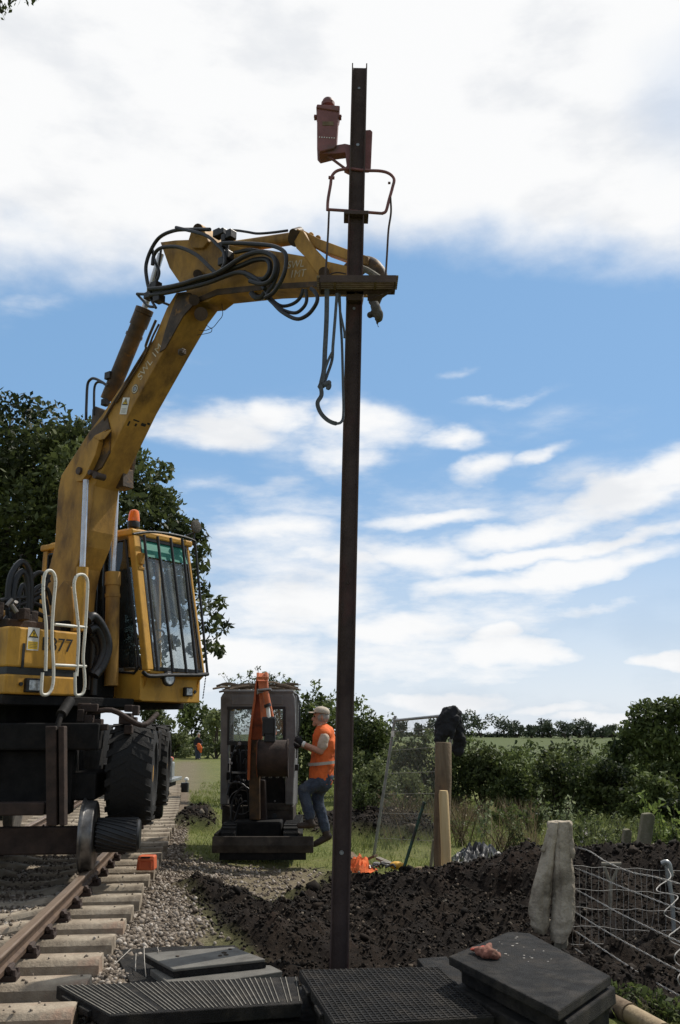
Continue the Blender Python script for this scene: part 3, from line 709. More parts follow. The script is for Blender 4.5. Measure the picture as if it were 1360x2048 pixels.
# scrub on the left, beyond the far worker
bush_at('scrub_bush', 'dull olive scrub bush beyond the grass, leftmost beneath the excavator cab', 255, 345, 1402, 1510, 66, 1800, .30, L_OLIVE, 10)
bush_at('scrub_bush', 'tall dark scrub bush directly behind the distant worker', 345, 440, 1388, 1505, 70, 2600, .32, L_BUSH, 12)
bush_at('scrub_bush', 'pale olive scrub bush low to the left of the distant worker', 300, 385, 1436, 1512, 63, 1500, .26, L_OLIVE, 9)
bush_at('scrub_bush', 'scrub bush between the distant worker and the mini excavator', 395, 470, 1418, 1515, 62, 1700, .26, L_OLIVE, 9)
hc = []
for u, v, r in ((500,1400,.42),(535,1392,.40),(475,1402,.30),(560,1405,.38),(520,1425,.5),(470,1440,.45),(560,1440,.5),(505,1368,.28),(530,1362,.22),(485,1372,.18),(555,1375,.2),(500,1346,.12),(516,1338,.10),(478,1352,.10),(462,1360,.10),(450,1352,.06),(446,1346,.05),(545,1356,.12),(558,1350,.07),(572,1362,.12),(580,1372,.12),(590,1385,.15),(455,1378,.14),(440,1350,.04),(528,1346,.08),(568,1352,.05),(540,1345,.05)):
    p = at(u, v, 24); hc.append((p.x, p.y, p.z, r, 1.0))
hz = at(520, 1600, 24)
haw = plant('hedge_tree', 'wispy thin-leaved hawthorn rising behind the mini excavator roof', 'tree', V((hz.x, 24, gz(hz.x, 24))), hc, 3600, .08, L_BUSH, .03, shell=.05, nt_=5)
limbs('twig', at(515, 1440, 24), [V(c[:3]) + V((0,0,.04)) for c in hc if c[3] < .25], .016, BARK, haw)
bush_at('hedge_tree', 'dense dark rounded tree right of the mini excavator cab', 560, 668, 1378, 1600, 26, 5200, .13, L_BUSH, 18, 'tree', ragged=8)
bush_at('hedge_tree', 'dark pointed hedge tree with spindly top just right of the steel post', 655, 735, 1408, 1600, 27, 4200, .11, L_BUSH, 16, 'tree', ragged=22)
bush_at('hedge_tree', 'dark bushy hedge tree left of the mesh panel', 700, 800, 1432, 1610, 25, 4200, .12, L_BUSH, 16, 'tree', ragged=8)
bush_at('bramble_bush', 'pale grey-green bramble bank left of the mesh panel', 690, 790, 1515, 1620, 19.5, 3600, .07, L_OLIVE, 16, ragged=8)
bush_at('bramble_bush', 'dull bramble clump behind the mesh panel', 765, 870, 1545, 1640, 20.5, 3000, .07, L_OLIVE, 14, ragged=6)
# hedge running down to the right
HL = ['dark hedge bush seen through the upper part of the mesh panel', 'dark hedge bush behind the wide round timber post', 'dark hedge bush just right of the black jacket', 'dark hedge bush right of the round timber post, below the green field', 'dark hedge bush left of the white-flowered weeds', 'dark hedge bush above the cloth-draped post', 'dark hedge bush between the cloth-draped post and the big right tree', 'dark hedge bush below the big right tree', 'darkest hedge bush at the right edge of the photo']
for i, (u0, u1, vt, vb, Yh) in enumerate([(770,900,1462,1660,23.5),(845,970,1474,1660,23),(905,1030,1486,1660,22.5),(975,1110,1494,1665,22),(1060,1180,1506,1670,21),(1130,1250,1512,1680,20.5),(1190,1310,1522,1690,20),(1240,1380,1545,1700,19),(1310,1450,1550,1700,18.5)]):
    bush_at('hedge_bush', HL[i], u0, u1, vt, vb, Yh, 4300, .10, L_BUSH if i % 2 else L_TREE, 16, group='hedge along the valley edge', ragged=4)
bush_at('valley_tree', 'round dark valley tree standing below the green field', 1060, 1270, 1474, 1580, 60, 4600, .30, L_TREE, 20, 'tree')
bush_at('valley_tree', 'small valley tree at the foot of the green field', 1000, 1090, 1486, 1560, 75, 1900, .33, L_BUSH, 10, 'tree')
# big tree on the right
rt = []
for (u, v, r, dy) in [(1290,1432,.62,0),(1335,1425,.6,0),(1375,1430,.8,0),(1262,1465,.5,0),(1238,1500,.5,0),(1300,1480,.9,0),(1360,1490,.9,0),(1232,1545,.55,0),(1270,1540,.8,0),(1330,1560,.9,0),(1390,1560,.9,0),(1250,1590,.7,0),(1310,1610,.8,0),(1420,1480,.9,0)]:
    p = at(u, v, 30 + dy); rt.append((p.x, p.y, p.z, r*.95, .85))
bz = at(1330, 1600, 30.5)
tr2 = thing('roadside_tree', V((bz.x, bz.y, gz(bz.x, bz.y))), 'big sunlit green tree at the right edge above the hedge', 'tree')
leaves('crown', rt, 15000, .17, L_BUSH, tr2, shell=.3)
limbs('trunk', tr2.location, [V(c[:3]) for c in rt], .12, BARK, tr2)
# hilltop tree line
FT = [(800,34,18),(838,30,14),(872,36,22),(898,30,14),(930,44,26),(962,40,30),(1008,42,32),(1034,26,18),(1064,22,16),(1084,34,22),(1102,26,18),(1130,30,26),(1158,34,22),(1182,28,18),(1204,20,14),(1224,24,16)]
FL = ['seen through the fence panel, leftmost', 'seen through the top middle of the fence panel', 'hidden partly by the black jacket', 'just left of the dark jacket hem', 'first right of the black jacket', 'broad one, second right of the black jacket', 'tall round one standing clear against the sky', 'small one right of the tall round tree', 'low one in the middle of the ridge', 'rounded one above the middle of the field', 'narrow one beside the middle gap', 'broad one above the field gate side', 'upright one towards the right of the ridge', 'second from the right end of the ridge', 'low one near the pale roof', 'last one, beside the big right tree']
for i, (u, hpx, wpx) in enumerate(FT):
    Yf = 396 + (i*37) % 14; p = at(u, 1474, Yf); z0 = gz(p.x, Yf); t_ = at(u, 1478 - hpx*1.15, Yf); Hh = (t_.z - z0)*1.12
    k = 8; w_ = wpx/FOC*Yf*1.35
    cl = [(p.x + random.uniform(-.5,.5)*w_, Yf + random.uniform(-2,2), z0 + Hh*random.uniform(.3,.85), Hh*random.uniform(.18,.34), .9) for q in range(k)]
    plant('hilltop_tree', 'distant hilltop tree, ' + FL[i], 'tree', V((p.x, Yf, z0)), cl, 620, 1.15, L_FAR, .3, 'trees along the hilltop', stemname='trunk', leafname='crown', nt_=4, shell=.2)
cl = []
for i in range(70):
    u = 780 + i*6.6; Yf = 408; p = at(u, 1474, Yf); cl.append((p.x, Yf, gz(p.x, Yf) + random.uniform(.6, 1.6), random.uniform(1.0, 1.9), .9))
hh_ = leaves('far_hedge', cl, 6000, .9, L_FAR, None, shell=.2, kind='stuff'); tag(hh_, 'low far hedge running along the skyline above the green field', 'hedge')
# pale farm roof on the ridge
pr = at(1210, 1472, 415); fr = thing('farm_building', V((pr.x, 415, gz(pr.x, 415))), 'tiny pale roofed farm building on the ridge beside the right tree', 'building')
b0 = fr.location; m = MB(); m.abox(b0.x-3.4, b0.x+3.4, 413, 417, b0.z-.3, b0.z+2.2); m.build('wall', CONC, fr)
m = MB(); m.prism([(b0.x-3.7, 412.6, b0.z+2.2), (b0.x-3.7, 417.4, b0.z+2.2), (b0.x-3.7, 415, b0.z+3.7)], (7.4, 0, 0)); m.build('roof', LBL, fr)

# near weeds
def weed(name, label, u, vtop, vbase, Y, w, n, size, mat, cat='weed', flower=None, stems=7):
    p = at(u, vbase, Y); z0 = gz(p.x, Y); top = at(u, vtop, Y).z; h_ = max(.15, top - z0)
    t = thing(name, V((p.x, Y, z0 - .03)), label, cat)
    m = MB(); cl = []
    for i in range(stems):
        q = V((p.x + random.uniform(-.5,.5)*w, Y + random.uniform(-.3,.3)*w, z0 + h_*random.uniform(.55, 1.0)))
        st = V((p.x + random.uniform(-.15,.15)*w, Y + random.uniform(-.1,.1)*w, z0 - .03)); md = st.lerp(q, .5) + V((random.uniform(-.04,.04), 0, .05))
        pth = smooth_path([st, md, q], 5); m.tube(pth, [.006*(1-.6*j/len(pth)) for j in range(len(pth))], 5)
        for j, c in enumerate(pth[2:]): cl.append((c.x, c.y, c.z, .05 + .09*h_*(1 - j/len(pth)), .8))
    m.build('stem', L_DRY if mat is L_DRY else BARK, t)
    leaves('foliage', cl, n, size, mat, t, shell=.15, droop=.3)
    if flower:
        leaves('flowers', [(c[0], c[1], c[2] + .03, .05, .8) for c in cl[3::6]], flower, .035, LBLF, t, shell=.2, kind='stuff')
    return t
LBLF = leafmat('pale_petals', (.45,.40,.38), (.75,.70,.68), .3)
weed('leafy_weed', 'tall pale leafy weed standing behind the cloth-draped post', 1122, 1572, 1685, 13.5, .62, 900, .055, L_PALE, stems=11)
weed('leafy_weed', 'thin pale leafed sapling against the dark hedge', 967, 1598, 1660, 16.5, .35, 240, .07, L_PALE, stems=5)
weed('leafy_weed', 'leafy weed left of the concrete fence posts', 1195, 1640, 1710, 12.5, .5, 520, .05, L_OLIVE, flower=50, stems=8)
weed('flowering_weed', 'white-flowered weed touching the leaning concrete post', 1272, 1618, 1715, 12, .5, 560, .05, L_OLIVE, flower=130, stems=9)
weed('leafy_shrub', 'bright leafy shrub at the right edge behind the leaning concrete post', 1348, 1580, 1715, 11.3, .75, 1500, .075, L_GREEN, 'shrub', stems=14)
weed('leafy_shrub', 'low dark shrub at the right edge below the bright leafy shrub', 1345, 1650, 1725, 11.0, .6, 900, .06, L_BUSH, 'shrub', stems=9)
weed('leafy_weed', 'small weed clump beside the black plastic sheeting', 1035, 1630, 1690, 14.5, .5, 420, .05, L_OLIVE, stems=8)
weed('dead_weed', 'brown dead weed stalks right of the pale timber post', 925, 1590, 1680, 15.5, .7, 500, .035, L_DRY, stems=22)
weed('dead_weed', 'brown dead weed stalks in front of the sunny grass strip', 1000, 1640, 1690, 14.6, .7, 300, .03, L_DRY, stems=18)
weed('dead_weed', 'dry brown weed stalks behind the lower mesh panel', 800, 1580, 1650, 17, .9, 600, .04, L_DRY, stems=26)
for u, vt, vb, Yw, lab in ((905,1640,1668,18.0,'low olive scrub clump behind the black plastic sheeting'),(1070,1600,1672,17.5,'ragged scrub clump left of the tall pale weed'),(1010,1615,1668,18.5,'ragged scrub clump against the hedge foot, right of the plastic sheeting'),(1160,1612,1690,15.5,'scrub clump right of the tall pale weed'),(1215,1618,1700,14.0,'scrub clump left of the short concrete post'),(720,1560,1640,18.5,'scrub clump just right of the steel post')):
    weed('scrub_clump', lab, u, vt, vb, Yw, .9, 900, .06, L_OLIVE if u % 2 else L_BUSH, 'scrub', stems=14)
weed('nettle_clump', 'low green nettles under the wire at the lower right', 1250, 1985, 2040, 6.7, .4, 260, .05, L_BUSH, stems=8)
weed('nettle_clump', 'low green nettles at the lower right corner of the photo', 1340, 1995, 2045, 6.5, .5, 300, .05, L_BUSH, stems=8)
# ------------------------------------------------------------------ railway track
def tdir(y): return V((-.102 - .0034*(y-5.85), 1, 0)).normalized()
def tpos(y, off, z=0.):                 # off: metres left of the sleeper ends
    d = tdir(y); n = V((-d.y, d.x, 0)); return V((end_x(y), y, z)) + n*off
def sweep(mb, prof, path, sides):
    n = len(prof); vs = []
    for p, sd_ in zip(path, sides):
        for a, z in prof: vs.append(p + sd_*a + UP*z)
    fs = []
    for i in range(len(path)-1):
        for k in range(n):
            k2 = (k+1) % n; fs.append((i*n+k, i*n+k2, (i+1)*n+k2, (i+1)*n+k))
    fs += [tuple(range(n))[::-1], tuple(range((len(path)-1)*n, len(path)*n))]
    mb.add(vs, fs)
for off, lab in ((.56, 'rusty right-hand rail running under the flanged rail wheel'), (2.065, 'rusty left-hand rail on the far side of the sleepers')):
    ys = [3.4 + i*.5 for i in range(54)]
    pa = [tpos(y, off, .045) for y in ys]; sd2 = [V((tdir(y).y, -tdir(y).x, 0)) for y in ys]
    rl = thing('rail', pa[0], lab, 'rail')
    m = MB(); sweep(m, [(-.035,0),(.035,0),(.035,.03),(.012,.045),(.012,.09),(.034,.105),(.034,.118),(-.034,.118),(-.034,.105),(-.012,.09),(-.012,.045),(-.035,.03)], pa, sd2)
    m.build('web', RAILM, rl)
    m = MB(); sweep(m, [(-.035,.1185),(.035,.1185),(.035,.126),(.028,.135),(-.028,.135),(-.035,.126)], pa, sd2); m.build('head', RAILT, rl)
ORD = ['nearest', 'second', 'third', 'fourth', 'fifth', 'sixth', 'seventh', 'eighth', 'ninth', 'tenth']
sy = [4.62 + .617*i for i in range(39)]
for i, y in enumerate(sy):
    d = tdir(y); n = V((-d.y, d.x, 0)); c0 = tpos(y, 0)
    jt = random.uniform(-.02, .02)
    if i < 2: lab = None
    lab = 'near concrete sleeper with end step, number nine to eleven band' 
    vis = i - 2
    if i < 2: lab = 'concrete sleeper at the very bottom left corner, below the ribbed mat' if i else 'concrete sleeper just under the lower left edge of the photo'
    elif vis < 10: lab = '%s concrete sleeper counting away from the ribbed mat corner%s' % (ORD[vis], ', stained reddish on top' if vis in (0, 1, 2) else '')
    elif i < 16: lab = 'concrete sleeper in shadow beneath the excavator wheels'
    else: lab = 'distant pale sleeper in the track beyond the excavator tyres'
    st = thing('concrete_sleeper', c0, lab, 'sleeper', 'sleepers of the railway track')
    # top sags toward the middle like a concrete sleeper
    prof = [(0+jt, 0), (.03+jt, .002), (.85, 0), (1.1, -.05), (1.5, -.05), (1.75, 0), (2.6+jt, 0)]
    m = MB(); vs = []; w0, w1, e = .095, .128, .012
    for a, z in prof:
        for s_, zz in ((-w1, -.19), (-w1+.004, z-.04), (-w0-e*.4, z-e), (-w0+e, z), (w0-e, z), (w0+e*.4, z-e), (w1-.004, z-.04), (w1, -.19)):
            vs.append(c0 + n*a + d*s_ + UP*zz)
    fs = []; q = 8
    for k in range(len(prof)-1):
        for j in range(q-1): fs.append((k*q+j, k*q+j+1, (k+1)*q+j+1, (k+1)*q+j))
        fs.append((k*q+q-1, k*q, (k+1)*q, (k+1)*q+q-1))
    fs += [tuple(range(q))[::-1], tuple(range((len(prof)-1)*q, len(prof)*q))]
    m.add(vs, fs); m.build('block', CONCR if i in (2, 3, 4, 6) else CONC, st, smooth=True)
    if i < 20:
        for off in (.56, 2.065):
            p = c0 + n*off
            m = MB(); m.box(p + UP*.018, n*.11, d*.062, UP*.017)
            for s_ in (-1, 1):
                m.prism([p + n*s_*.042 + UP*.04 - d*.05, p + n*s_*.042 + UP*.095 - d*.045, p + n*s_*.065 + UP*.085 - d*.045, p + n*s_*.10 + UP*.034 - d*.045], d*.09)
            ch = m.build('rail_chair', BUCKM, st, bevel=.006)
            m = MB()
            for s_ in (-1, 1):
                q2 = p + n*s_*.09 + UP*.034; m.cyl(q2 - d*.045, q2 - d*.045 + UP*.035, .018, .014, 8); m.cyl(q2 + d*.045, q2 + d*.045 + UP*.03, .018, .014, 8)
                m.cyl(p + n*s_*.055 + UP*.075 - d*.06, p + n*s_*.055 + UP*.075 + d*.07, .018, .016, 8)
            m.build('bolt', RUSTBR, ch, smooth=True)

# ------------------------------------------------------------------ signal post being lifted in
Yp = 7.8
pb, pt = at(678, 1935, Yp), at(719, 137, Yp)
PA = (pt - pb).normalized(); PX = (V((1,0,0)) - PA*PA.x).normalized(); PYd = PA.cross(PX)    # along, right, away
post = thing('signal_post', pb, 'tall dark brown steel signal post held upright in the middle', 'signal post')
Lp = (pt - pb).length
def pp(x, y, v):                       # point on the post: right, away, and at the height seen at photo row v
    t = (v - 1935)/(137 - 1935); lo, hi = 0., 1.
    for _ in range(30):                # invert the perspective along the axis
        mid = (lo+hi)/2; p = pb.lerp(pt, mid) - EYE
        vv_ = 1024 - FOC*(-p.y*_s + p.z*_c)/(p.y*_c + p.z*_s)
        if vv_ > v: lo = mid
        else: hi = mid
    return pb.lerp(pt, lo) + PX*x + PYd*y
hw, dp, tf = .074, .075, .011
def hsec(x0, x1, y0, y1, zlo, zhi, mb):
    a, b = pb - PA*zlo, pb + PA*zhi
    mb.prism([a + PX*x0 + PYd*y0, a + PX*x1 + PYd*y0, a + PX*x1 + PYd*y1, a + PX*x0 + PYd*y1], b - a)
m = MB()
hsec(-hw, -hw+tf, -dp, dp, 1.0, Lp, m); hsec(hw-tf, hw, -dp, dp, 1.0, Lp, m); hsec(-hw+tf, hw-tf, -.009, .009, 1.0, Lp-.001, m)
for x in (-1, 1):                       # root fillets of the rolled section
    a = pb - PA*1.0
    x0 = x*(hw-tf); m.prism([a + PX*x0 - PYd*.009, a + PX*(x0 - x*.016) - PYd*.009, a + PX*x0 - PYd*.03], PA*(Lp+.988))
beam = m.build('beam', POSTM, post)
def ring(mb, c, r, nrm, tr=.006): 
    nrm = V(nrm).normalized(); a = nrm.cross(UP if abs(nrm.z) < .9 else V((1,0,0))).normalized(); b = nrm.cross(a)
    mb.tube([V(c) + (a*math.cos(t*math.pi/8) + b*math.sin(t*math.pi/8))*r for t in range(17)], tr, 6, False)
for v, mt, r in ((178, GREYP, .010), (291, GREYP, .013), (1705, GREYP, .014), (618, GREYP, .011), (1166, RUSTBR, .011)):
    m = MB(); c = pp(0, -.012, v); ring(m, c, r, PYd, .004); m.cyl(c + PYd*.002, c - PYd*.003, r*.75, r*.7, 10); m.build('bolt', mt, beam)
# lamp case on its bracket, left of the post
def ap(u, v, Y=Yp-.03): return at(u, v, Y)
m = MB(); m.prism([ap(634,211), ap(678,211), ap(673,290), ap(668,296), ap(640,303), ap(634,296)], V((0,.20,0)))
m.prism([ap(632,215,Yp-.045), ap(634,208,Yp-.045), ap(680,211,Yp-.045), ap(678,222,Yp-.045)], V((0,.23,0)))
case = m.build('lamp_case', REDP, post, bevel=.008)
m = MB(); c = at(656, 211, Yp+.06); m.lathe(c, UP, [(-.01,.066),(.025,.066),(.03,.058),(.055,.052),(.07,.04),(.08,.018),(.082,.001)], 20); m.build('dome', REDP, case, smooth=True)
m = MB()
for i in range(7): q = ap(639 + i*4.9, 274 + i*.3, Yp-.033); m.cyl(q, q + V((0,.003,0)), .0062, .0062, 8)
m.build('vent_hole', LBL, case)
m = MB(); q = ap(656, 247, Yp-.032); m.box(q, (.053,0,0), (0,.002,0), (0,0,.022)); m.build('name_plate', GREY_M, case, bevel=.003)
m = MB()
for u in (631, 680): q = ap(u, 235, Yp+.03); m.box(q, (.014,0,0), (0,.03,0), (0,0,.012)); m.cyl(q + V((-.012,0,0)), q + V((.012,0,.02)), .012, .012, 8)
m.pieces('lug', REDP, case, bevel=.003)
m = MB()
m.prism([ap(640,296,Yp), ap(672,290,Yp), ap(690,287,Yp), ap(703,290,Yp), ap(703,303,Yp), ap(688,305,Yp), ap(672,307,Yp), ap(638,307,Yp)], V((0,.10,0)))
m.tube([ap(648,306,Yp+.05), ap(690,337,Yp+.05)], .014, 8); m.prism([ap(690,300,Yp), ap(702,300,Yp), ap(702,345,Yp), ap(688,338,Yp), ap(694,330,Yp)], V((0,.06,0)))
m.build('lamp_bracket', REDP, post, bevel=.004)
m = MB(); m.prism([ap(701,262,Yp+.10), ap(741,259,Yp+.10), ap(745,263,Yp+.10), ap(742,334,Yp+.10), ap(738,340,Yp+.10), ap(698,340,Yp+.10)], V((0,.05,0))); m.build('mounting_plate', REDP, post, bevel=.006)
# safety loop and guard rods
m = MB(); Yl = Yp-.02
lp = smooth_path([ap(u,v,Yl) for u,v in ((655,421),(656,400),(661,370),(664,352),(676,341),(700,338),(730,341),(760,342),(778,347),(788,358),(785,375),(778,400),(772,422),(764,427))], 5)
m.tube(lp, .0145, 10); m.tube([ap(655,419,Yl), ap(700,422,Yl), ap(766,427,Yl)], .0145, 10)
m.tube([ap(781,366,Yl), ap(776,366,Yl)], .012, 8); m.tube([ap(657,355,Yl), ap(669,356,Yl)], .016, 8)
m.build('safety_loop', REDP, post, smooth=True)
m = MB(); m.box(pp(0,-.0,434), PX*.115, PYd*.085, PA*.020); m.build('clamp', RUSTBR, post, bevel=.004)
for pts in (((658,423),(656,470),(653,520),(651,553)), ((781,395),(782,425),(777,460),(774,510),(771,557))):
    m = MB(); m.tube(smooth_path([ap(u,v,Yp-.08) for u,v in pts], 5), .0095, 8); m.build('guard_rod', RUSTBR, post, smooth=True)
m = MB(); m.tube(smooth_path([ap(u,v,Yp-.1) for u,v in ((655,556),(662,548),(676,545),(692,548))], 5), .007, 8); m.build('guard_hoop', RUSTBR, post, smooth=True)
# footplate in front of the post, seen from below
zf = ap(714, 570, Yp-.18).z
fl, fr_ = ap(634, 568, Yp-.18), ap(795, 570, Yp-.18)
pfm = thing
m = MB(); xa, xb = fl.x, fr_.x
for k in range(7):
    yy = Yp - .31 + k*.036
    m.box(((xa+xb)/2, yy, zf + .012), ((xb-xa)/2, .006*0, 0) if False else ((xb-xa)/2, 0, 0), (0, .0075, .0), (0, 0, .011))
for x in (xa+.16, xb-.2): m.box((x, Yp-.2, zf+.002), (.012,0,0), (0,.118,0), (0,0,.006))
plat = m.build('footplate', GREY_M, post)
m = MB(); m.abox(xa+.03, xb-.02, Yp-.325, Yp-.313, zf-.045, zf+.022); m.abox(xa+.02, xa+.035, Yp-.31, Yp-.09, zf-.045, zf+.0); m.abox(xb-.035, xb-.02, Yp-.31, Yp-.09, zf-.045, zf+.0)
m.abox(xa+.03, xb-.02, Yp-.09, Yp-.078, zf-.045, zf+.022); m.build('footplate_edge', RUSTBR, plat, bevel=.002)
m = MB(); m.prism([ap(692,582,Yp-.09), ap(728,582,Yp-.09), ap(726,592,Yp-.09), ap(722,600,Yp-.09), ap(696,600,Yp-.09)], V((0,.18,0)))
m.prism([V((xb-.03,Yp-.2,zf-.04)), V((xb-.03,Yp-.2,zf-.055)), ap(757,601,Yp-.12), ap(735,601,Yp-.12), ap(735,590,Yp-.12), ap(757,590,Yp-.12)], V((0,.012,0)))
m.build('footplate_bracket', RUSTBR, post, bevel=.003)

# lifting sling hanging under the footplate
ys = Yp - .22
sp = lambda *p: smooth_path([at(u, v, Y) for u, v, Y in p], 5)
sling = thing('webbing_sling', at(655, 585, ys), 'grey webbing sling hanging in loops below the footplate', 'sling')
m = MB()
m.ribbon(sp((654,578,ys),(653,640,ys),(650,700,ys),(648,740,ys-.01),(643,765,ys-.02)), .042, (0,1,0)); 
m.ribbon(sp((641,770,ys-.02),(643,790,ys-.02),(635,806,ys-.01),(641,825,ys),(655,840,ys),(672,847,ys),(684,842,ys+.01),(687,820,ys+.04),(686,770,ys+.06),(683,690,ys+.08),(681,640,ys+.08),(679,588,ys+.08)), [.03]*14+[.034]*30+[.022]*12, (0,1,.2)) if False else None
pth = sp((641,770,ys-.02),(643,790,ys-.02),(635,806,ys-.01),(641,825,ys),(655,840,ys),(672,847,ys),(684,842,ys+.01),(687,820,ys+.04),(686,770,ys+.06),(684,690,ys+.08),(681,640,ys+.08),(679,588,ys+.08))
m.ribbon(pth, [.036 if i < 26 else .022 for i in range(len(pth))], (.25,1,.2))
m.build('strap', STRAP, sling)
m = MB(); p1 = sp((674,586,ys),(670,640,ys),(666,690,ys),(664,720,ys),(655,748,ys),(647,770,ys)); m.ribbon(p1, .026, (.5,1,0)); m.build('strap', STRAP, sling)
m = MB(); p1 = sp((664,705,ys-.02),(656,722,ys-.02),(648,745,ys-.02),(641,765,ys-.02),(637,775,ys-.02)); m.ribbon(p1, .022, (-.3,1,0)); m.build('strap', STRAP, sling)
m = MB(); m.tube(sp((676,588,ys+.05),(681,625,ys+.05),(688,660,ys+.05),(689,676,ys+.05)), .010, 8); m.build('strap', STRAP, sling)
m = MB(); kc = at(645, 768, ys-.02)
for q in range(7): m.ball(kc + V((random.uniform(-.025,.06), random.uniform(-.02,.02), random.uniform(-.03,.02))), random.uniform(.014,.026), 8, 6)
m.tube(sp((650,765,ys-.03),(656,764,ys-.03),(661,770,ys-.03),(658,778,ys-.03),(652,776,ys-.03)), .011, 8); m.build('knot', STRAP, sling, voxel=.006)

# ------------------------------------------------------------------ road-rail excavator
EX = thing('road_rail_excavator', V((SLEW.x, SLEW.y, .15)), 'yellow road-rail excavator standing on the track with its boom raised', 'excavator')
BT = .36
side = [(88,1250),(97,1139),(109,1093),(116,980),(122,951),(154,901),(178,863),(204,829),(266,736),(307,678),(333,616),(352,585),(372,582),(392,598),(372,625),(330,698),(266,813),(225,898),(189,972),(178,1060),(170,1092),(152,1135),(142,1180),(134,1260)]
m = MB(); m.prism([bp(u,v,0) for u,v in side], KD*BT); boom = m.build('boom', YELD, EX, bevel=.012)
m = MB()          # plates welded on: edge bead, pin plate, gussets
def plate(mb, px, off, th): mb.prism([bp(u,v,off-th) for u,v in px], KD*th)
m2 = MB(); plate(m2, [(356,585),(380,585),(395,600),(366,632),(330,697),(318,705),(330,660),(345,615)], 0, .014); m2.build('pin_plate', BROWNY, boom, bevel=.004); m2 = MB(); plate(m2, [(178,865),(213,830),(221,862),(219,905),(203,935),(180,950),(168,957),(165,925)], -.0, .018)
m2.build('pin_plate', BROWNY, boom, bevel=.004)
plate(m, [(146,945),(168,896),(190,870),(216,858),(197,872),(197,884),(190,910),(172,950),(163,962),(152,963)], -.02, .07)
plate(m, [(186,874),(222,858),(221,862),(208,878),(198,880)], -.09, .012)
m.pieces('gusset', YELD, boom, bevel=.005)
m = MB()
for u, v, r in ((156,941,.045),(189,950,.04),(178,944,.03)): a = bp(u,v,-.12); m.cyl(a, a + KD*.14, r, r, 14)
a = bp(416,630,-.02); m.cyl(bp(402,628,-.06), bp(402,628,.42), .075, .075, 16)
m.cyl(bp(388,600,-.08), bp(388,600,BT+.08), .06, .06, 16)
m.pieces('pivot_pin', RUSTBR, boom, smooth=True)
# the round bolt boss at the knee underneath, far side lug
m = MB(); plate(m, [(246,930),(258,905),(265,890),(268,905),(262,945),(246,975),(232,975)], .50, .05); plate(m, [(226,955),(246,935),(246,972),(226,978)], .45, .16); m.pieces('cylinder_lug', BROWNY, boom, bevel=.006)
# dirt band on the boom head
# markings on the near side of the boom
def bframe(u0, v0, u1, v1):
    a, b = bp(u0, v0, 0), bp(u1, v1, 0); x = (b-a).normalized(); return x, KD.cross(x)*-1 if KD.cross(x).dot(UP) < 0 else KD.cross(x)
bx_, by_ = bframe(246, 780, 318, 668)
by_ = (UP - bx_*bx_.z); by_ = (by_ - KD*by_.dot(KD)).normalized()
def btext(txt, u, v, size, mat, name, par, xd=bx_, yd=None, off=0, depth=.004):
    mm = MB(); yd = yd or by_; text_into(mm, txt, bp(u, v, off) - KD*.003, xd, yd, size, 0)
    return mm.build(name, mat, par)
btext('SWL 1M', 300, 724, .135, CHALK, 'lettering', boom)
def bdisc(u, v, r0, r1, mat, name, par, dpt):
    mm = MB(); c = bp(u, v, 0) - KD*dpt; n = 28; vs = []; 
    for k in range(n):
        t = 2*math.pi*k/n; e = bx_*math.cos(t) + by_*math.sin(t); vs += [c + e*r0, c + e*r1]
    fs = [(2*k, 2*k+1, (2*k+3) % (2*n), (2*k+2) % (2*n)) for k in range(n)]
    mm.add(vs, fs); return mm.build(name, mat, par)
bdisc(270, 778, .0001, .058, LBLK, 'round_badge', boom, .002); bdisc(270, 778, .036, .052, CHALK, 'badge_ring', boom, .004); bdisc(270, 778, .0001, .028, GREYP, 'badge_centre', boom, .005)
def sticker(c, x, y, nz, w, h, par, yel=.42):
    mm = MB(); mm.box(c, x*w/2, y*h/2, nz*.001); s = mm.build('warning_label', LBL, par)
    mm = MB(); t = c + y*h*.24 + nz*.003; a = w*.42
    mm.add([t + y*a*.85, t - x*a - y*a*.7, t + x*a - y*a*.7], [(0,1,2)]); mm.build('warning_triangle', LBLK, s)
    mm = MB(); a *= .70; mm.add([t + y*a*.85 + nz*.001 - y*.002, t - x*a - y*a*.7 + nz*.001, t + x*a - y*a*.7 + nz*.001], [(0,1,2)]); mm.build('warning_triangle_field', LBLY, s)
    mm = MB(); q = nz*.003; a = w*.09
    mm.add([t + x*a*.6 + y*a*2.2 + q, t - x*a*1.1 - y*a*.2 + q, t + q - y*a*.1, t - x*a*.5 - y*a*2.4 + q, t + x*a*1.2 + y*a*.4 + q, t + x*a*.1 + y*a*.4 + q], [(0,1,2,3,4,5)]); mm.build('flash_symbol', LBLK, s)
    mm = MB(); mm.box(c - y*h*.28 + nz*.0015, x*w*.42, y*h*.17, nz*.0008); lf = mm.build('warning_text_field', LBLY if yel else LBL, s)
    mm = MB()
    for k in range(4): mm.box(c - y*h*(.17 + .07*k) + nz*.003, x*w*(.34 - .05*(k % 2)), y*h*.010, nz*.0004)
    mm.build('small_print', GREY_M, lf)
    return s
sticker(bp(250, 812, 0) - KD*.004, (by_*-1 + bx_*.5).normalized() if False else (bx_*.55 - by_*.83).normalized(), (bx_*.83 + by_*.55).normalized(), -KD, .125, .20, boom, 0)
# black paint marks on the underside of the boom
ua, ub = bp(266, 813, 0), bp(225, 898, 0); ud = (ua-ub).normalized(); un = KD.cross(ud); un = un if un.dot(HD) > 0 else -un
m = MB(); o_ = bp(258, 829, 0)
for du, dv, a, b in ((.10,.05,.012,.05),(.04,.13,.045,.014),(.09,.15,.014,.03),(.06,.25,.035,.03),(.03,.31,.02,.02)):
    m.box(o_ - ud*du + KD*dv + un*.003, ud*b*.6, KD*a*1.0, un*.001)
m.build('paint_mark', LBLK, boom)
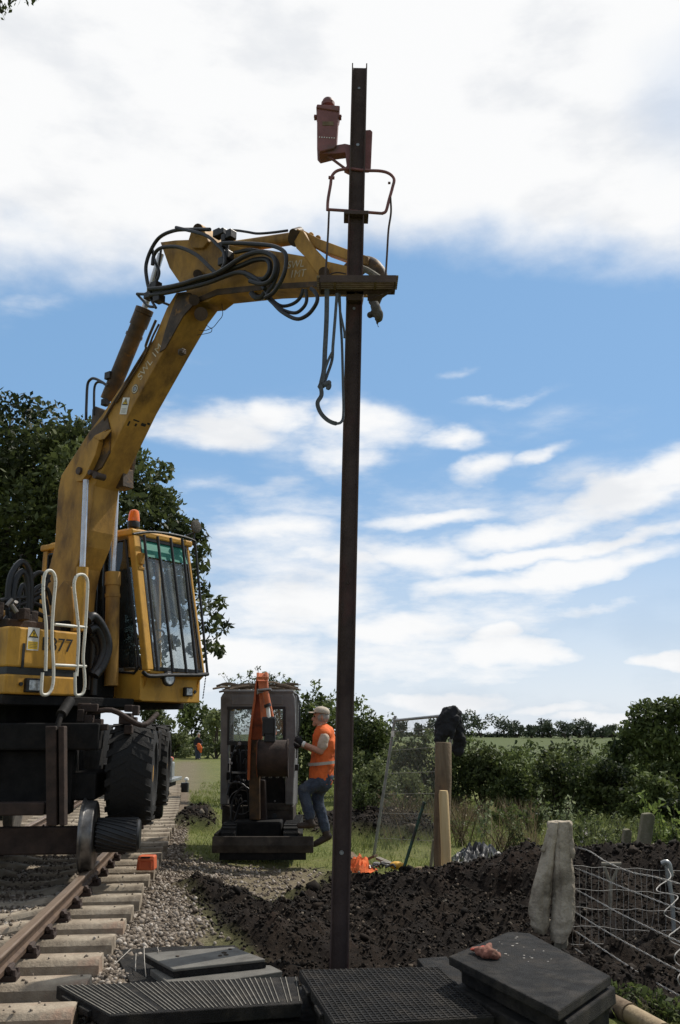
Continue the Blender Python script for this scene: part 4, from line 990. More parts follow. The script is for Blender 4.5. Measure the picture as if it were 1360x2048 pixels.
# dipper (stick)
dip_px = [(320,484),(350,480),(377,479),(388,466),(400,466),(414,480),(470,492),(540,500),(614,513),(692,531),(706,560),(706,575),(633,573),(530,579),(433,590),(415,604),(395,606),(372,582),(359,566),(338,535)]
m = MB(); m.prism([bp(u,v,.04) for u,v in dip_px], KD*(BT-.08)); dip = m.build('dipper', YELD, EX, bevel=.01)
m = MB()
m.prism([bp(u,v,.0) for u,v in ((376,480),(383,458),(388,449),(400,447),(406,455),(416,482),(405,496),(385,496))], KD*BT); m.build('cylinder_bracket', YELD, dip, bevel=.012)
m = MB(); m.cyl(bp(396,456,-.04), bp(396,456,BT+.04), .05, .05, 14); m.cyl(bp(395,548,-.05), bp(395,548,BT+.05), .05, .05, 14); m.pieces('pivot_pin', RUSTBR, dip, smooth=True)
m = MB(); m.prism([bp(u,v,.025) for u,v in ((433,578),(530,568),(640,562),(640,573),(530,579),(433,590),(400,603),(392,596))], KD*.012); m.build('wear_plate', BROWNY, dip, bevel=.003)
dx = (bp(640,536,0)-bp(560,545,0)).normalized(); dy = KD.cross(dx); dy = dy if dy.z > 0 else -dy
for txt, u, v in (('SWL', 592, 529), ('1MT', 596, 548)):
    mm = MB(); text_into(mm, txt, bp(u, v, .04) - KD*.004, dx, dy, .115, 0); mm.build('lettering', CHALK, dip)
# bucket cylinder and linkage on top of the dipper
m = MB(); m.cyl(bp(450,497,.18), bp(594,476,.18), .068, .068, 18); m.cyl(bp(442,498,.18), bp(470,494,.18), .078, .078, 18); bc = m.build('bucket_cylinder', YELD, EX, smooth=True)
m = MB(); m.cyl(bp(592,477,.02), bp(592,477,.34), .085, .085, 18); m.cyl(bp(586,466,.1), bp(600,462,.26), .045, .045, 12); m.pieces('end_eye', BROWNY, bc, smooth=True)
m = MB(); m.prism([bp(u,v,.02) for u,v in ((584,470),(594,457),(606,462),(626,494),(650,520),(660,545),(645,555),(632,545),(608,512),(592,496))], KD*.05); m.prism([bp(u,v,.30) for u,v in ((584,470),(594,457),(606,462),(626,494),(650,520),(660,545),(645,555),(632,545),(608,512),(592,496))], KD*.05); rk = m.pieces('rocker_link', YELD, EX, bevel=.008)
m = MB(); m.cyl(bp(648,545,-.02), bp(648,545,.40), .055, .055, 14); m.build('pivot_pin', RUSTBR, rk, smooth=True)
m = MB(); m.prism([bp(u,v,.08) for u,v in ((594,458),(606,460),(640,478),(694,498),(735,512),(735,530),(690,518),(640,500),(604,480))], KD*.20)
for u, v in ((622,470),(636,476)): m.ball(bp(u,v,.15), .03, 10, 7)
m.build('bucket_link', YELD, EX, bevel=.01)
# grab hanging beyond the post
m = MB(); m.tube(smooth_path([bp(u,v,.18) for u,v in ((700,545),(730,528),(752,538),(764,556),(758,580),(748,605))], 5), [.10,.10,.095,.09,.085,.08,.08,.08,.08,.08,.075,.07,.07,.065,.06,.06,.06,.06,.06,.06,.06,.06,.06,.06,.06,.06][:26], 12)
gb = m.build('grab', BROWNY, EX, smooth=True)
m = MB(); pts = [(742,585),(748,600),(750,615),(753,628)]
for i in range(12):
    t = i/11; u = 742 + 12*t + random.uniform(-5,5); v = 575 + 60*t; m.ball(bp(u, v, .12 + random.uniform(-.03,.03)), random.uniform(.03,.055), 8, 6, (1,1,1.3))
m.ball(bp(740,630,.12), .035, 8, 6); m.ball(bp(760,632,.12), .03, 8, 6); m.tube([bp(750,638,.12), bp(757,655,.12)], .010, 6)
m.build('rag_wrap', SACKR, gb, voxel=.014)
m = MB(); m.tube(smooth_path([bp(u,v,-.02) for u,v in ((722,536),(735,541),(748,549),(760,557))], 4), .03, 8); m.build('rope', WOODG, gb, smooth=True)

# lift cylinders, dipper cylinder
def cyl_part(name, a, b, c, rb, rr, matb, parent, collar=True):
    m = MB(); m.cyl(a, b, rb, rb, 20)
    d = (b-a).normalized()
    if collar: m.cyl(b - d*.16, b, rb*1.14, rb*1.14, 20); m.cyl(b - d*.30, b - d*.26, rb*1.1, rb*1.1, 20)
    o = m.build(name, matb, parent, smooth=True)
    m = MB(); m.cyl(b, c, rr, rr, 18); m.build('piston_rod', CHROME, o, smooth=True); return o
cyl_part('lift_cylinder', bp(158,1262,-.12), bp(165,1135,-.12), bp(172,960,-.12), .066, .032, YEL, EX, False)
c2 = cyl_part('lift_cylinder', bp(222,1372,.47), bp(226,1145,.47), bp(233,968,.47), .082, .034, YELD, EX)
m = MB(); m.tube([bp(229,975,.44), bp(222,1140,.44)], .006, 6); m.build('pipe', GREYP, c2)
c3 = cyl_part('dipper_cylinder', bp(216,800,.18), bp(286,628,.18), bp(322,508,.18), .095, .04, BROWNY, EX)
m = MB(); m.cyl(bp(286,628,.18), bp(290,617,.18), .11, .11, 20); m.prism([bp(u,v,.08) for u,v in ((184,818),(190,812),(216,824),(212,845),(182,862))], KD*.2); m.pieces('end_bracket', BROWNY, c3, bevel=.008)
m = MB(); q = bp(219,752,.1); m.box(q, HD*.05, KD*.04, UP*.045); m.box(bp(211,805,.12), HD*.04, KD*.04, UP*.04); m.pieces('valve_block', BLACK, c3, bevel=.006)
m = MB(); m.tube(bpath([(312,640,-.02),(300,668),(292,690),(291,700),(274,728),(262,748),(247,775),(228,805),(208,840)], -.02), .016, 8); m.tube(bpath([(318,648),(306,672),(298,692),(280,728),(256,765),(232,805)], -.02), .012, 8); m.pieces('hydraulic_pipe', BROWNY, EX, smooth=True)
HS = [([(420,459),(385,459),(350,461),(320,474),(302,500),(292,531),(294,560),(300,585)], .022, -.08), ([(305,530),(308,510),(320,497),(345,493),(367,497),(390,508),(404,519),(420,535),(431,546)], .022, -.10),
 ([(305,500),(309,520),(318,543),(313,562),(300,582)], .018, -.04), ([(297,578),(330,575),(363,568),(400,556),(430,548),(455,534),(474,521),(500,508),(525,504),(545,512),(552,530),(544,558),(525,568),(500,562)], .026, -.12),
 ([(297,584),(335,580),(370,572),(410,560),(440,548),(462,538),(485,530),(510,520),(535,520),(540,540),(528,558),(505,556),(488,545)], .028, -.07), ([(446,486),(470,486),(523,489),(552,494),(570,506),(572,530),(565,556),(548,584),(530,596)], .022, -.13),
 ([(300,590),(330,586),(372,577),(415,566),(450,553),(475,545),(495,548),(515,560),(530,578)], .024, -.10),
 ([(470,505),(505,500),(548,515),(556,540),(546,570),(534,590),(548,608),(566,625),(593,638),(615,630),(630,612),(635,597),(630,584),(622,577)], .020, -.09), ([(520,560),(535,590),(548,606),(566,620),(589,626),(604,618),(613,603),(612,580)], .018, -.06), ([(530,580),(545,600),(563,612),(585,608),(600,596),(607,578)], .018, -.02),
 ([(447,463),(460,461),(474,461),(495,464),(515,467),(545,465),(575,461)], .014, .1), ([(172,840),(173,805),(175,770),(181,759),(189,757),(202,763),(215,772)], .017, -.02), ([(188,830),(188,800),(189,775),(194,765),(203,765),(216,771)], .015, .04),
 ([(352,455),(410,470),(435,490),(448,505),(450,525),(440,545)], .020, -.11), ([(274,588),(285,600),(296,612),(310,614)], .016, -.02), ([(274,588),(296,588),(325,583),(350,578)], .018, -.05), ([(300,585),(303,600),(312,616)], .016, -.06), ([(322,500),(318,530),(312,555),(310,580),(318,600),(338,610)], .015, .1)]
for px, r, off in HS:
    m = MB(); m.tube(bpath(px, off, 6), r, 9); m.build('hose', HOSE, EX, smooth=True)
m = MB()
for u, v in ((446,466),(452,478),(447,492),(456,512),(449,524),(462,470),(438,468),(305,578),(312,572),(300,592),(318,598)): m.box(bp(u, v, -.06), HD*random.uniform(.03,.06), KD*.05, UP*random.uniform(.03,.05))
m.tube([bp(453,465,-.03), bp(452,526,-.03)], .035, 8); m.pieces('valve_block', BLACK, dip, bevel=.008)
m = MB()
for px in ([(441,592),(444,610),(445,630),(437,642),(424,656),(412,650)], [(424,656),(422,664),(408,668),(394,670)], [(424,656),(410,661),(398,660)]): m.tube(bpath(px, .2, 4), .004, 5)
m.build('loose_wire', BLACK, EX)
m = MB(); m.tube(bpath([(503,586),(508,592),(516,596),(524,594),(530,586)], 0), .03, 8); m.tube(bpath([(500,578),(510,590),(520,594)], .1), .025, 8); m.pieces('hose_clamp', BLACK, dip, smooth=True)
m = MB(); m.box(bp(364,704,.0), HD*.035, KD*.03, UP*.03); m.cyl(bp(362,706,-.03), bp(362,706,.2), .03, .03, 10); m.build('pipe_clip', BROWNY, boom, bevel=.004)

# upper structure: deck, side tanks, counterweight body
m = MB(); m.lbox(-2.0, 1.27, -1.25, .46, 1.80, 1.90); m.lbox(-2.0, 1.0, .46, 1.5, 1.80, 1.88); m.build('deck', DARK, EX, bevel=.01)
F1 = 1.30
pA, pB = fp(20, 1252, F1), fp(152, 1393, F1)
def loc(p): q = V(p) - SLEW; return q.dot(HD), q.dot(KD), p[2]
lA, lB = loc(pA)[1], loc(pB)[1]; zT, zBt = (fp(85,1258,F1)).z, (fp(85,1390,F1)).z
zM0, zM1 = fp(85,1351,F1).z, fp(85,1337,F1).z
m = MB(); m.lbox(.1, F1, lA, lB, zM1, zT); m.lbox(.1, F1, lA, lB, zBt, zM0); tank = m.build('tool_box', YEL, EX, bevel=.02)
m = MB(); m.lbox(.12, F1-.012, lA+.012, lB-.012, zM0, zM1); m.build('black_band', BLACK, tank)
m = MB(); m.lbox(-2.1, .08, lA+.0, lB-.1, zBt, zT+.1); m.build('engine_body', YEL, EX, bevel=.03)
m = MB(); m.lbox(-2.4, -.9, -1.2, .4, 2.0, 3.05); m.build('engine_cover', YELD, EX, bevel=.05)
fx = lambda u, v, d=.004: fp(u, v, F1) + HD*d
m = MB(); text_into(m, 'E877', fx(114, 1291), KD, UP, .20, .001); m.build('fleet_number', LBLK, tank)
sticker(fx(66, 1278), KD, UP, HD, .14, .235, tank)
m = MB(); m.box(fx(46,1311), KD*.016, UP*.125, HD*.002); m.build('slot', LBLK, tank)
def lamp(c, w, h, par, name='headlight'):
    m = MB(); m.box(c + HD*.02, KD*w, UP*h, HD*.03); o = m.build(name, BLACK, par, bevel=.012)
    m = MB(); m.box(c + HD*.052, KD*w*.72, UP*h*.72, HD*.004); m.build('lens', LENS, o, bevel=.004)
lamp(fx(64,1371), .10, .072, tank)
m = MB(); q = fx(40,1368); m.cyl(q, q + HD*.02, .02, .02, 10); q = fx(150,1378); m.build('plug', BLACK, tank)
# boom foot bracket and the clutter behind the tool box
m = MB(); m.prism([bp(u,v,-.10) for u,v in ((100,1265),(112,1180),(128,1160),(142,1175),(150,1265))], KD*.09); m.prism([bp(u,v,BT+.01) for u,v in ((100,1265),(112,1180),(128,1160),(142,1175),(150,1265))], KD*.09); m.lbox(.15, .95, -.30, .42, 1.9, 2.5); m.build('boom_foot', YELD, EX, bevel=.01)
m = MB(); m.lbox(.3, 1.1, lA+.1, lB-.1, zT+.01, zT+.10)
for q in range(9):
    f, l = random.uniform(.5,1.15), random.uniform(lA+.05, lA+.75); s = random.uniform(.04,.10); m.box(W(f,l,zT+.10+s), HD*s, KD*s*.8, UP*s*1.2)
m.pieces('valve_block', BUCKM, EX, bevel=.012)
m = MB()
for q in range(6): a = W(random.uniform(.6,1.2), random.uniform(lA, lA+.6), zT + random.uniform(.1,.3)); m.cyl(a, a + V((random.uniform(-.1,.1), random.uniform(-.1,.1), .08)), .025, .022, 8)
m.pieces('hose_fitting', STEEL, EX, smooth=True)
for px in ([(18,1250),(16,1190),(22,1150),(42,1124),(58,1140),(62,1180),(60,1230)], [(28,1250),(26,1200),(32,1160),(45,1143),(54,1160),(56,1200),(54,1240)], [(0,1202),(20,1197),(50,1195),(85,1180),(98,1150)], [(60,1160),(75,1146),(90,1150),(98,1165)], [(62,1190),(80,1172),(95,1180),(104,1210)], [(10,1240),(30,1215),(60,1205),(90,1215)], [(25,1250),(45,1230),(70,1225),(100,1240)], [(56,1250),(64,1210),(76,1195),(90,1200),(96,1230)], [(36,1250),(38,1195),(46,1170),(52,1195),(50,1250)]):
    m = MB(); m.tube(smooth_path([fp(u, v, .75) for u, v in px], 6), .035 if len(px) > 5 else .026, 9); m.build('hose', HOSE, EX, smooth=True)
for px, r, f in (([(176,1240),(186,1232),(202,1248),(214,1275),(216,1300),(206,1330),(190,1352)], .05, 1.15), ([(178,1260),(192,1256),(204,1276),(206,1305),(196,1332),(184,1350)], .05, 1.12), ([(170,1225),(180,1250),(186,1290),(184,1330),(178,1380)], .05, 1.0), ([(186,1270),(196,1290),(198,1310),(190,1340),(186,1390)], .045, 1.05), ([(176,1300),(184,1330),(196,1360),(204,1390)], .05, .95)):
    m = MB(); m.tube(smooth_path([fp(u, v, f) for u, v in px], 6), r, 10); m.build('hose', HOSE, EX, smooth=True)
m = MB(); m.lbox(.2, 1.0, lB+.02, .40, 1.9, 2.75); m.build('slew_housing', DARK, EX, bevel=.03)
# white grab rails in front of the tool box
for px in ([(85,1345),(83,1372),(84,1388),(96,1388),(105,1372),(107,1335),(104,1270),(107,1210),(111,1165),(108,1148),(100,1141),(91,1146),(87,1165),(87,1200),(92,1250),(92,1300),(91,1342)], [(150,1345),(150,1375),(152,1390),(164,1388),(169,1375),(169,1350),(166,1316),(170,1265),(174,1200),(175,1165),(170,1152),(161,1149),(152,1154),(148,1172),(152,1210),(157,1265),(155,1320),(153,1352)]):
    m = MB(); m.tube(smooth_path([fp(u, v, F1+.10) for u, v in px], 6), .0175, 10); m.build('grab_rail', WHITEP, EX, smooth=True)
for a, b in (((110,1249),(173,1255)), ((108,1330),(172,1333))):
    m = MB(); m.tube([fp(*a, F1+.10), fp(*b, F1+.10)], .0165, 10); m.build('step_rung', WHITEP, EX, smooth=True)

# cab
Lc0, Lc1 = .50, 1.46
CABP = EX
fb, zb = loc(bp(293,1336,.68))[0], bp(293,1336,.68).z; ft_, zt = loc(bp(266,1073,.68))[0], bp(266,1073,.68).z
fr0 = loc(bp(87,1090,.68))[0]
zl0 = bp(280,1402,.68).z
m = MB()
m.lbox(fr0, fb-.09, Lc0+.03, Lc1, zl0, zl0+.30)                       # floor box
m.prism([W(fb-.09, Lc0, zl0+.01), W(fb-.09, Lc0, zb-.10), W(fb+.02, Lc0, zb-.04), W(fb+.02, Lc0, zb-.02), W(fr0, Lc0, zb-.02+.0), W(fr0, Lc0, zl0+.01)], KD*.05)
m.prism([W(fb-.09, Lc1-.05, zl0+.01), W(fb-.09, Lc1-.05, zb-.10), W(fb+.02, Lc1-.05, zb-.02), W(fr0, Lc1-.05, zb-.02), W(fr0, Lc1-.05, zl0+.01)], KD*.05)
m.prism([W(fb-.10, Lc0+.05, zl0+.003), W(fb-.085, Lc0+.05, zb-.095), W(fb+.012, Lc0+.05, zb-.055), W(fb+.012, Lc0+.05, zb-.02), W(fb-.06, Lc0+.05, zb-.02), W(fb-.16, Lc0+.05, zl0+.003)], KD*(Lc1-Lc0-.1))
cab = m.build('cab', YEL, EX, bevel=.015)
def strut(mb, f0, z0, f1, z1, l, w, d): mb.prism([W(f0, l, z0), W(f0-d, l, z0), W(f1-d, l, z1), W(f1, l, z1)], KD*w)
m = MB(); strut(m, fb+.02, zb-.02, ft_, zt+.04, Lc0, .10, .10); strut(m, fb+.0, zb-.02, ft_-.02, zt+.04, Lc1-.05, .04, .09)
strut(m, fr0+.10, zb-.02, fr0+.10, zt+.02, Lc0, .06, .10); strut(m, fr0+.10, zb-.02, fr0+.10, zt+.02, Lc1-.06, .06, .10); strut(m, .62, zb-.02, .5, zt+.02, Lc1-.05, .05, .07)
m.pieces('pillar', YEL, cab, bevel=.012)
m = MB(); m.lbox(fr0-.03, ft_+.01, Lc0-.03, Lc1+.03, zt+.02, zt+.10); m.lbox(fr0+.05, ft_-.10, Lc0+.06, Lc1-.06, zt+.101, zt+.14); m.build('roof', YEL, cab, bevel=.03)
m = MB(); m.prism([W(fb-.005, Lc0+.10, zb-.0), W(ft_-.02, Lc0+.10, zt+.0), W(ft_-.026, Lc0+.10, zt+.0), W(fb-.011, Lc0+.10, zb)], KD*(Lc1-Lc0-.17)); ws = m.build('windscreen', GLASS, cab)
m = MB(); t0 = .86; fa, za = fb*(1-t0)+ft_*t0, zb*(1-t0)+zt*t0
m.prism([W(fa+.006, Lc0+.12, za), W(ft_-.012, Lc0+.12, zt-.02), W(ft_-.016, Lc0+.12, zt-.02), W(fa+.002, Lc0+.12, za)], KD*(Lc1-Lc0-.21)); m.build('sun_strip', TEAL, ws)
m = MB(); e = .022
for l in (Lc0+.10, Lc1-.07-e): strut(m, fb+.022, zb-.0, ft_+.002, zt, l, e, .02)
m.prism([W(fb+.024, Lc0+.10, zb-.025), W(fb+.024, Lc0+.10, zb+.02), W(fb-.02, Lc0+.10, zb+.02), W(fb-.02, Lc0+.10, zb-.025)], KD*(Lc1-Lc0-.17))
m.prism([W(ft_+.004, Lc0+.10, zt-.02), W(ft_+.004, Lc0+.10, zt+.022), W(ft_-.03, Lc0+.10, zt+.022), W(ft_-.03, Lc0+.10, zt-.02)], KD*(Lc1-Lc0-.17)); m.build('window_seal', BLACK, cab, bevel=.004)
m = MB(); m.prism([W(1.22, Lc0+.012, zb+.02), W(ft_-.12, Lc0+.012, zt-.02), W(fr0+.12, Lc0+.012, zt-.02), W(fr0+.12, Lc0+.012, zb+.02)], KD*.006); m.build('side_window', DGLASS, cab)
m = MB(); rim = [W(fb-.12, Lc0-.006, zb+.02), W(ft_-.13, Lc0-.006, zt-.03), W(.55, Lc0-.006, zt-.03), W(.62, Lc0-.006, zb-.0), W(fb-.20, Lc0-.006, zb-.05)]
m.tube(rim + [rim[0]], .018, 8); m.tube([W(fr0+.14,Lc0-.006,zb+.1), W(fr0+.14,Lc0-.006,zt-.05), W(.45,Lc0-.006,zt-.05), W(.5,Lc0-.006,zb+.1), W(fr0+.14,Lc0-.006,zb+.1)], .016, 8); m.build('window_seal', BLACK, cab)
m = MB(); m.prism([W(fb-.0, Lc1-.03, zb+.02), W(ft_-.1, Lc1-.03, zt-.02), W(fr0+.12, Lc1-.03, zt-.02), W(fr0+.12, Lc1-.03, zb+.02)], KD*.006); m.build('door_window', GLASSC, cab)
m = MB(); m.lbox(.0, .12, .80, 1.25, zb+.25, zb+.95); m.lbox(.0, .5, .80, 1.25, zb+.02, zb+.22); m.lbox(.02, .10, .88, 1.17, zb+.98, zb+1.18); m.build('seat', BCLOTH, cab, bevel=.04)
m = MB(); m.lbox(.85, 1.0, .98, 1.08, zl0+.3, zb+.35); a = W(.86, 1.03, zb+.42); ring(m, a, .17, (HD*-.6 + UP).normalized(), .016); m.lbox(.2, .7, .66, .76, zb, zb+.35); m.build('controls', BLACK, cab, bevel=.02)
# guard bars
bars = [((288,1070),(316,1342)),((315,1073),(346,1344)),((341,1076),(373,1345)),((364,1078),(393,1346))]
m = MB()
def gpt(u, v, top): return fp(u, v, ft_ + .09) if top else fp(u, v, fb + .09)
for a, b in bars: m.tube([gpt(*a, 1), gpt(*b, 0)], .018, 8)
m.tube(smooth_path([gpt(266,1068,1), gpt(300,1064,1), gpt(340,1068,1), gpt(372,1075,1), gpt(390,1082,1)], 4), .016, 8)
m.tube(smooth_path([gpt(286,1344,0), gpt(300,1352,0), gpt(345,1350,0), gpt(395,1350,0), gpt(416,1348,0)], 4), .024, 8)
m.tube([gpt(390,1082,1), gpt(396,1150,1).lerp(gpt(396,1150,0), .3), gpt(415,1349,0)], .016, 8); m.tube([gpt(370,1075,1), gpt(405,1348,0)], .012, 8) if False else None
m.build('window_guard', BLACK, EX, smooth=True)
m = MB(); q = gpt(392,1053,1)
m.lathe(q - HD*.02, HD, [(0,.07),(.012,.085),(.03,.085),(.035,.07)], 18); mr_ = m.build('mirror', SACKR, EX, smooth=True)
m = MB(); m.tube([q - HD*.03, q - HD*.03 - UP*.25], .012, 8); m.tube([fp(388,1066,ft_+.05), fp(372,1072,ft_)], .012, 8); m.build('mirror_arm', BLACK, mr_)
m = MB(); q = fp(332,1358,fb+.03)
m.lathe(q, HD, [(-.02,.05),(.02,.085),(.06,.088),(.065,.08)], 18); wl_ = m.build('work_lamp', BLACK, EX, smooth=True)
m = MB(); m.cyl(q + HD*.066, q + HD*.070, .068, .06, 16); m.build('lens', LENS, wl_)
m = MB(); m.tube([q + KD*.08 - UP*.05, q + KD*.0 + UP*.1, q - KD*.08], .010, 6); m.build('wire_guard', BLACK, wl_)
lamp(fp(373,1384,fb-.09), .062, .055, EX); m = MB(); q = fp(389,1384,fb-.09); m.cyl(q, q + HD*.015, .022, .02, 10); m.build('plug', BLACK, EX)
m = MB(); m.lbox(ft_-.06, ft_+.06, Lc0+.08, Lc0+.17, zt-.34, zt-.18); 
m = MB(); q = fp(279,1118,ft_+.06); m.box(q, HD*.06, KD*.03, UP*.07); m.box(q + UP*-.12, HD*.05, KD*.045, UP*.02); m.build('hinge', YELD, cab, bevel=.008)
m = MB(); q = bp(267,1052,.80); m.lathe(q, UP, [(-.10,.03),(-.02,.03),(-.02,.075),(.03,.078),(.055,.07)], 18); bcn = m.build('beacon', BLACK, EX, smooth=True)
m = MB(); m.lathe(q + UP*.056, UP, [(0,.070),(.02,.072),(.10,.064),(.135,.052),(.147,.03),(.15,.001)], 20); m.build('lens', ORANGEL, bcn, smooth=True)
m = MB()
for i in range(9): m.tube([fp(412-i*.7,1350+i*5.4,fb+.05), fp(411-i*.7,1354+i*5.4,fb+.05)], .007, 5)
m.build('chain', BLACK, EX)

# undercarriage
TD = tdir(11.0); TN = V((-TD.y, TD.x, 0))
def tk(y, off, z): return tpos(y, off, z)
def tbox(mb, y0, y1, o0, o1, z0, z1): c = tk((y0+y1)/2, (o0+o1)/2, (z0+z1)/2); mb.box(c, TN*((o1-o0)/2), TD*((y1-y0)/2), UP*((z1-z0)/2))
m = MB(); tbox(m, 10.1, 13.4, .78, 1.85, 1.05, 1.62); tbox(m, 9.75, 10.15, .5, 2.3, 1.35, 1.62); tbox(m, 9.9, 10.9, .52, 2.1, .85, 1.12); tbox(m, 12.5, 13.5, .52, 2.1, .85, 1.12); tbox(m, 9.85, 10.1, .75, 1.7, .72, 1.35)
m.cyl(tk(11.24,1.31,1.62), tk(11.24,1.31,1.82), .62, .62, 28); m.build('chassis', DARK, EX, bevel=.02)
m = MB(); tbox(m, 9.70, 9.78, 1.5, 2.4, 1.1, 1.34); m.build('chassis_panel', DARK, EX, bevel=.02)
m = MB()
for u0, u1 in ((90,112),(116,128)): m.prism([at(u0,1452,9.4), at(u1,1452,9.4), at(u1+1,1652,9.4), at(u0+2,1652,9.4)], V((0,.12,0)))
tbox(m, 9.55, 9.72, .95, 2.6, .74, .86); m.pieces('rail_axle_arm', BUCKM, EX, bevel=.012)
m = MB(); m.cyl(at(122,1430,9.55), at(140,1402,9.8), .055, .055, 14); m.cyl(at(112,1462,9.45), at(122,1430,9.55), .03, .03, 10); m.build('lock_cylinder', DARK, EX, smooth=True)
m = MB(); tbox(m, 9.84, 10.02, .62, 2.1, .34, .60); m.build('rail_axle', BUCKM, EX, bevel=.02)
def tyre(y, off, z, name='tyre'):
    c = tk(y, off, z); R, w = .55, .235
    m = MB(); m.lathe(c - TN*w, TN, [(.03,.30),(.0,.33),(.0,.42),(.03,.50),(.06,.525),(2*w-.06,.525),(2*w-.03,.50),(2*w,.42),(2*w,.33),(2*w-.03,.30)], 40)
    t = m.build('tyre', RUB, EX, smooth=True)
    m = MB(); nl = 22
    for k in range(nl):
        for s_ in (-1, 1):
            a = 2*math.pi*(k + (.5 if s_ > 0 else 0))/nl; pts = []
            for l0, da in ((.02, .0), (.11, .10), (.235, .22)):
                for dd in (0, .14):
                    aa = a + da + dd; pts.append(c + TN*s_*l0 + (TD*math.cos(aa) + UP*math.sin(aa))*(.515))
            out = [p + (p - (c + TN*(p-c).dot(TN))).normalized()*(.018 if i < 4 else .010) for i, p in enumerate(pts)]
            m.add(pts + out, [(0,1,3,2),(2,3,5,4),(6,8,9,7),(8,10,11,9),(0,6,7,1),(4,5,11,10),(0,2,8,6),(2,4,10,8),(1,7,9,3),(3,9,11,5)])
    bm = bmesh.new(); m.build('tread', RUB, t); bm.free()
    m = MB(); m.lathe(c - TN*(w*.8), TN, [(0,.31),(.05,.29),(.12,.16),(.2,.15),(.25,.16),(.3,.29),(.37,.31)], 28); m.lathe(c - TN*(w*.9), TN, [(0,.09),(.15,.11)], 16); m.build('rim', YELD, t, smooth=True)
tyre(10.42, .20, 1.09); tyre(13.0, .20, 1.09); tyre(10.42, 2.42, 1.09); tyre(13.0, 2.42, 1.09)
def railwheel(y, off, sgn):
    c = tk(y, off, .18 + .335)
    m = MB(); m.lathe(c - TN*.065*sgn, TN*sgn, [(0,.28),(.0,.325),(.01,.335),(.09,.338),(.10,.345),(.112,.368),(.128,.368),(.134,.355),(.134,.28)], 40); o = m.build('rail_wheel', STEEL, EX, smooth=True)
    m = MB(); m.lathe(c - TN*.055*sgn, TN*sgn, [(0,.08),(.01,.27),(.11,.27),(.12,.08)], 28); m.build('wheel_disc', DARK, o, smooth=True)
    m = MB(); m.lathe(c - TN*sgn*.07, -TN*sgn, [(0,.14),(.02,.158),(.42,.158),(.44,.135),(.44,.05)], 28); m.build('friction_drum', BLACK, o, smooth=True)
    m = MB()
    for k in range(22):
        a = 2*math.pi*k/22; m.tube([c - TN*sgn*(.08 + .40*q) + (TD*math.cos(a + .8*q) + UP*math.sin(a + .8*q))*.159 for q in (0,.25,.5,.75,1)], .010, 5)
    m.build('drum_rib', BLACK, o, smooth=True)
railwheel(9.93, .56, 1); railwheel(9.93, 2.065, -1); railwheel(13.5, .56, 1); railwheel(13.5, 2.065, -1)
m = MB()
for q in range(14): a = tk(random.uniform(9.9,10.3), random.uniform(.15,.8), random.uniform(1.55,1.78)); m.box(a, (random.uniform(.03,.09),0,0), (0,random.uniform(.03,.09),0), (0,0,random.uniform(.03,.07)))
m.tube(smooth_path([tk(10.0,.7,1.7), tk(9.9,.4,1.75), tk(10.0,.1,1.6), tk(10.2,-.05,1.72)], 5), .03, 8); m.pieces('axle_fitting', BUCKM, EX, bevel=.012)
m = MB(); tbox(m, 10.9, 12.5, .05, .5, 1.15, 1.55); m.build('side_step', DARK, EX, bevel=.02)
# ------------------------------------------------------------------ mini excavator
gY = gz(-1.1, 13.6)
ME = thing('mini_excavator', V((-1.05, 13.9, gY)), 'grey and orange mini excavator facing the camera with its bucket curled up', 'excavator')
Yc = 14.0                                # cab front
q = lambda u, v, Y=Yc: at(u, v, Y)
def pbox(mb, u0, u1, v0, v1, Y, depth):  # box seen as a rectangle at distance Y, going back
    a, b = at(u0, v1, Y), at(u1, v0, Y); mb.abox(a.x, b.x, Y, Y+depth, a.z, b.z)
m = MB(); zt_ = q(515,1383).z; zb_ = q(515,1650).z
xl, xr = q(441,1500).x, q(589,1500).x
m.prism([q(441,1395), q(446,1386), q(455,1383), q(578,1383), q(586,1386), q(590,1396), q(592,1470), q(588,1560), q(586,1610), q(570,1610), q(570,1418), q(457,1418), q(456,1610), q(440,1610), q(441,1470)], V((0,.12,0)))
pbox(m, 457, 570, 1384.5, 1417, Yc+.004, .05)
mcab = m.build('cab_frame', MGREY, ME, bevel=.02)
m = MB(); m.abox(xl+.02, xr-.02, Yc-.01, Yc+1.2, zt_-.03, zt_+.025); m.build('roof', MGREY, mcab, bevel=.02)
m = MB(); pbox(m, 462, 566, 1391, 1410, Yc-.006, .02); m.build('front_panel', GREYM2 if False else MGREY, mcab, bevel=.01)
for x in (xl, xr-.06):
    m = MB(); m.abox(x, x+.06, Yc+1.1, Yc+1.2, zb_+.2, zt_-.03); m.abox(x+.01, x+.05, Yc+.12, Yc+1.1, zb_+.2, zb_+.9); m.abox(x+.005, x+.055, Yc+.5, Yc+.58, zb_+.8, zt_-.03); m.build('side_pillar', MGREY, mcab, bevel=.015)
m = MB(); pbox(m, 457, 568, 1419, 1484, Yc+.05, .006); m.build('windscreen', GLASSD, mcab)
m = MB(); e = 5
pbox(m, 454, 460, 1418, 1486, Yc-.004, .05); pbox(m, 565, 571, 1418, 1486, Yc-.004, .05); pbox(m, 454, 571, 1413, 1419, Yc-.006, .05); pbox(m, 454, 571, 1482, 1490, Yc-.006, .05); m.build('window_seal', BLACK, mcab)
m = MB(); pbox(m, 458, 568, 1486, 1650, Yc+1.05, .1); m.abox(xl+.05, xr-.05, Yc+.3, Yc+1.1, zb_, zb_+.55); m.build('rear_panel', DARK, mcab)
m = MB(); pbox(m, 443, 587, 1612, 1650, Yc+.03, .9); pbox(m, 520, 585, 1606, 1622, Yc+.02, .05); md = m.build('deck', MGREYD, ME, bevel=.02)
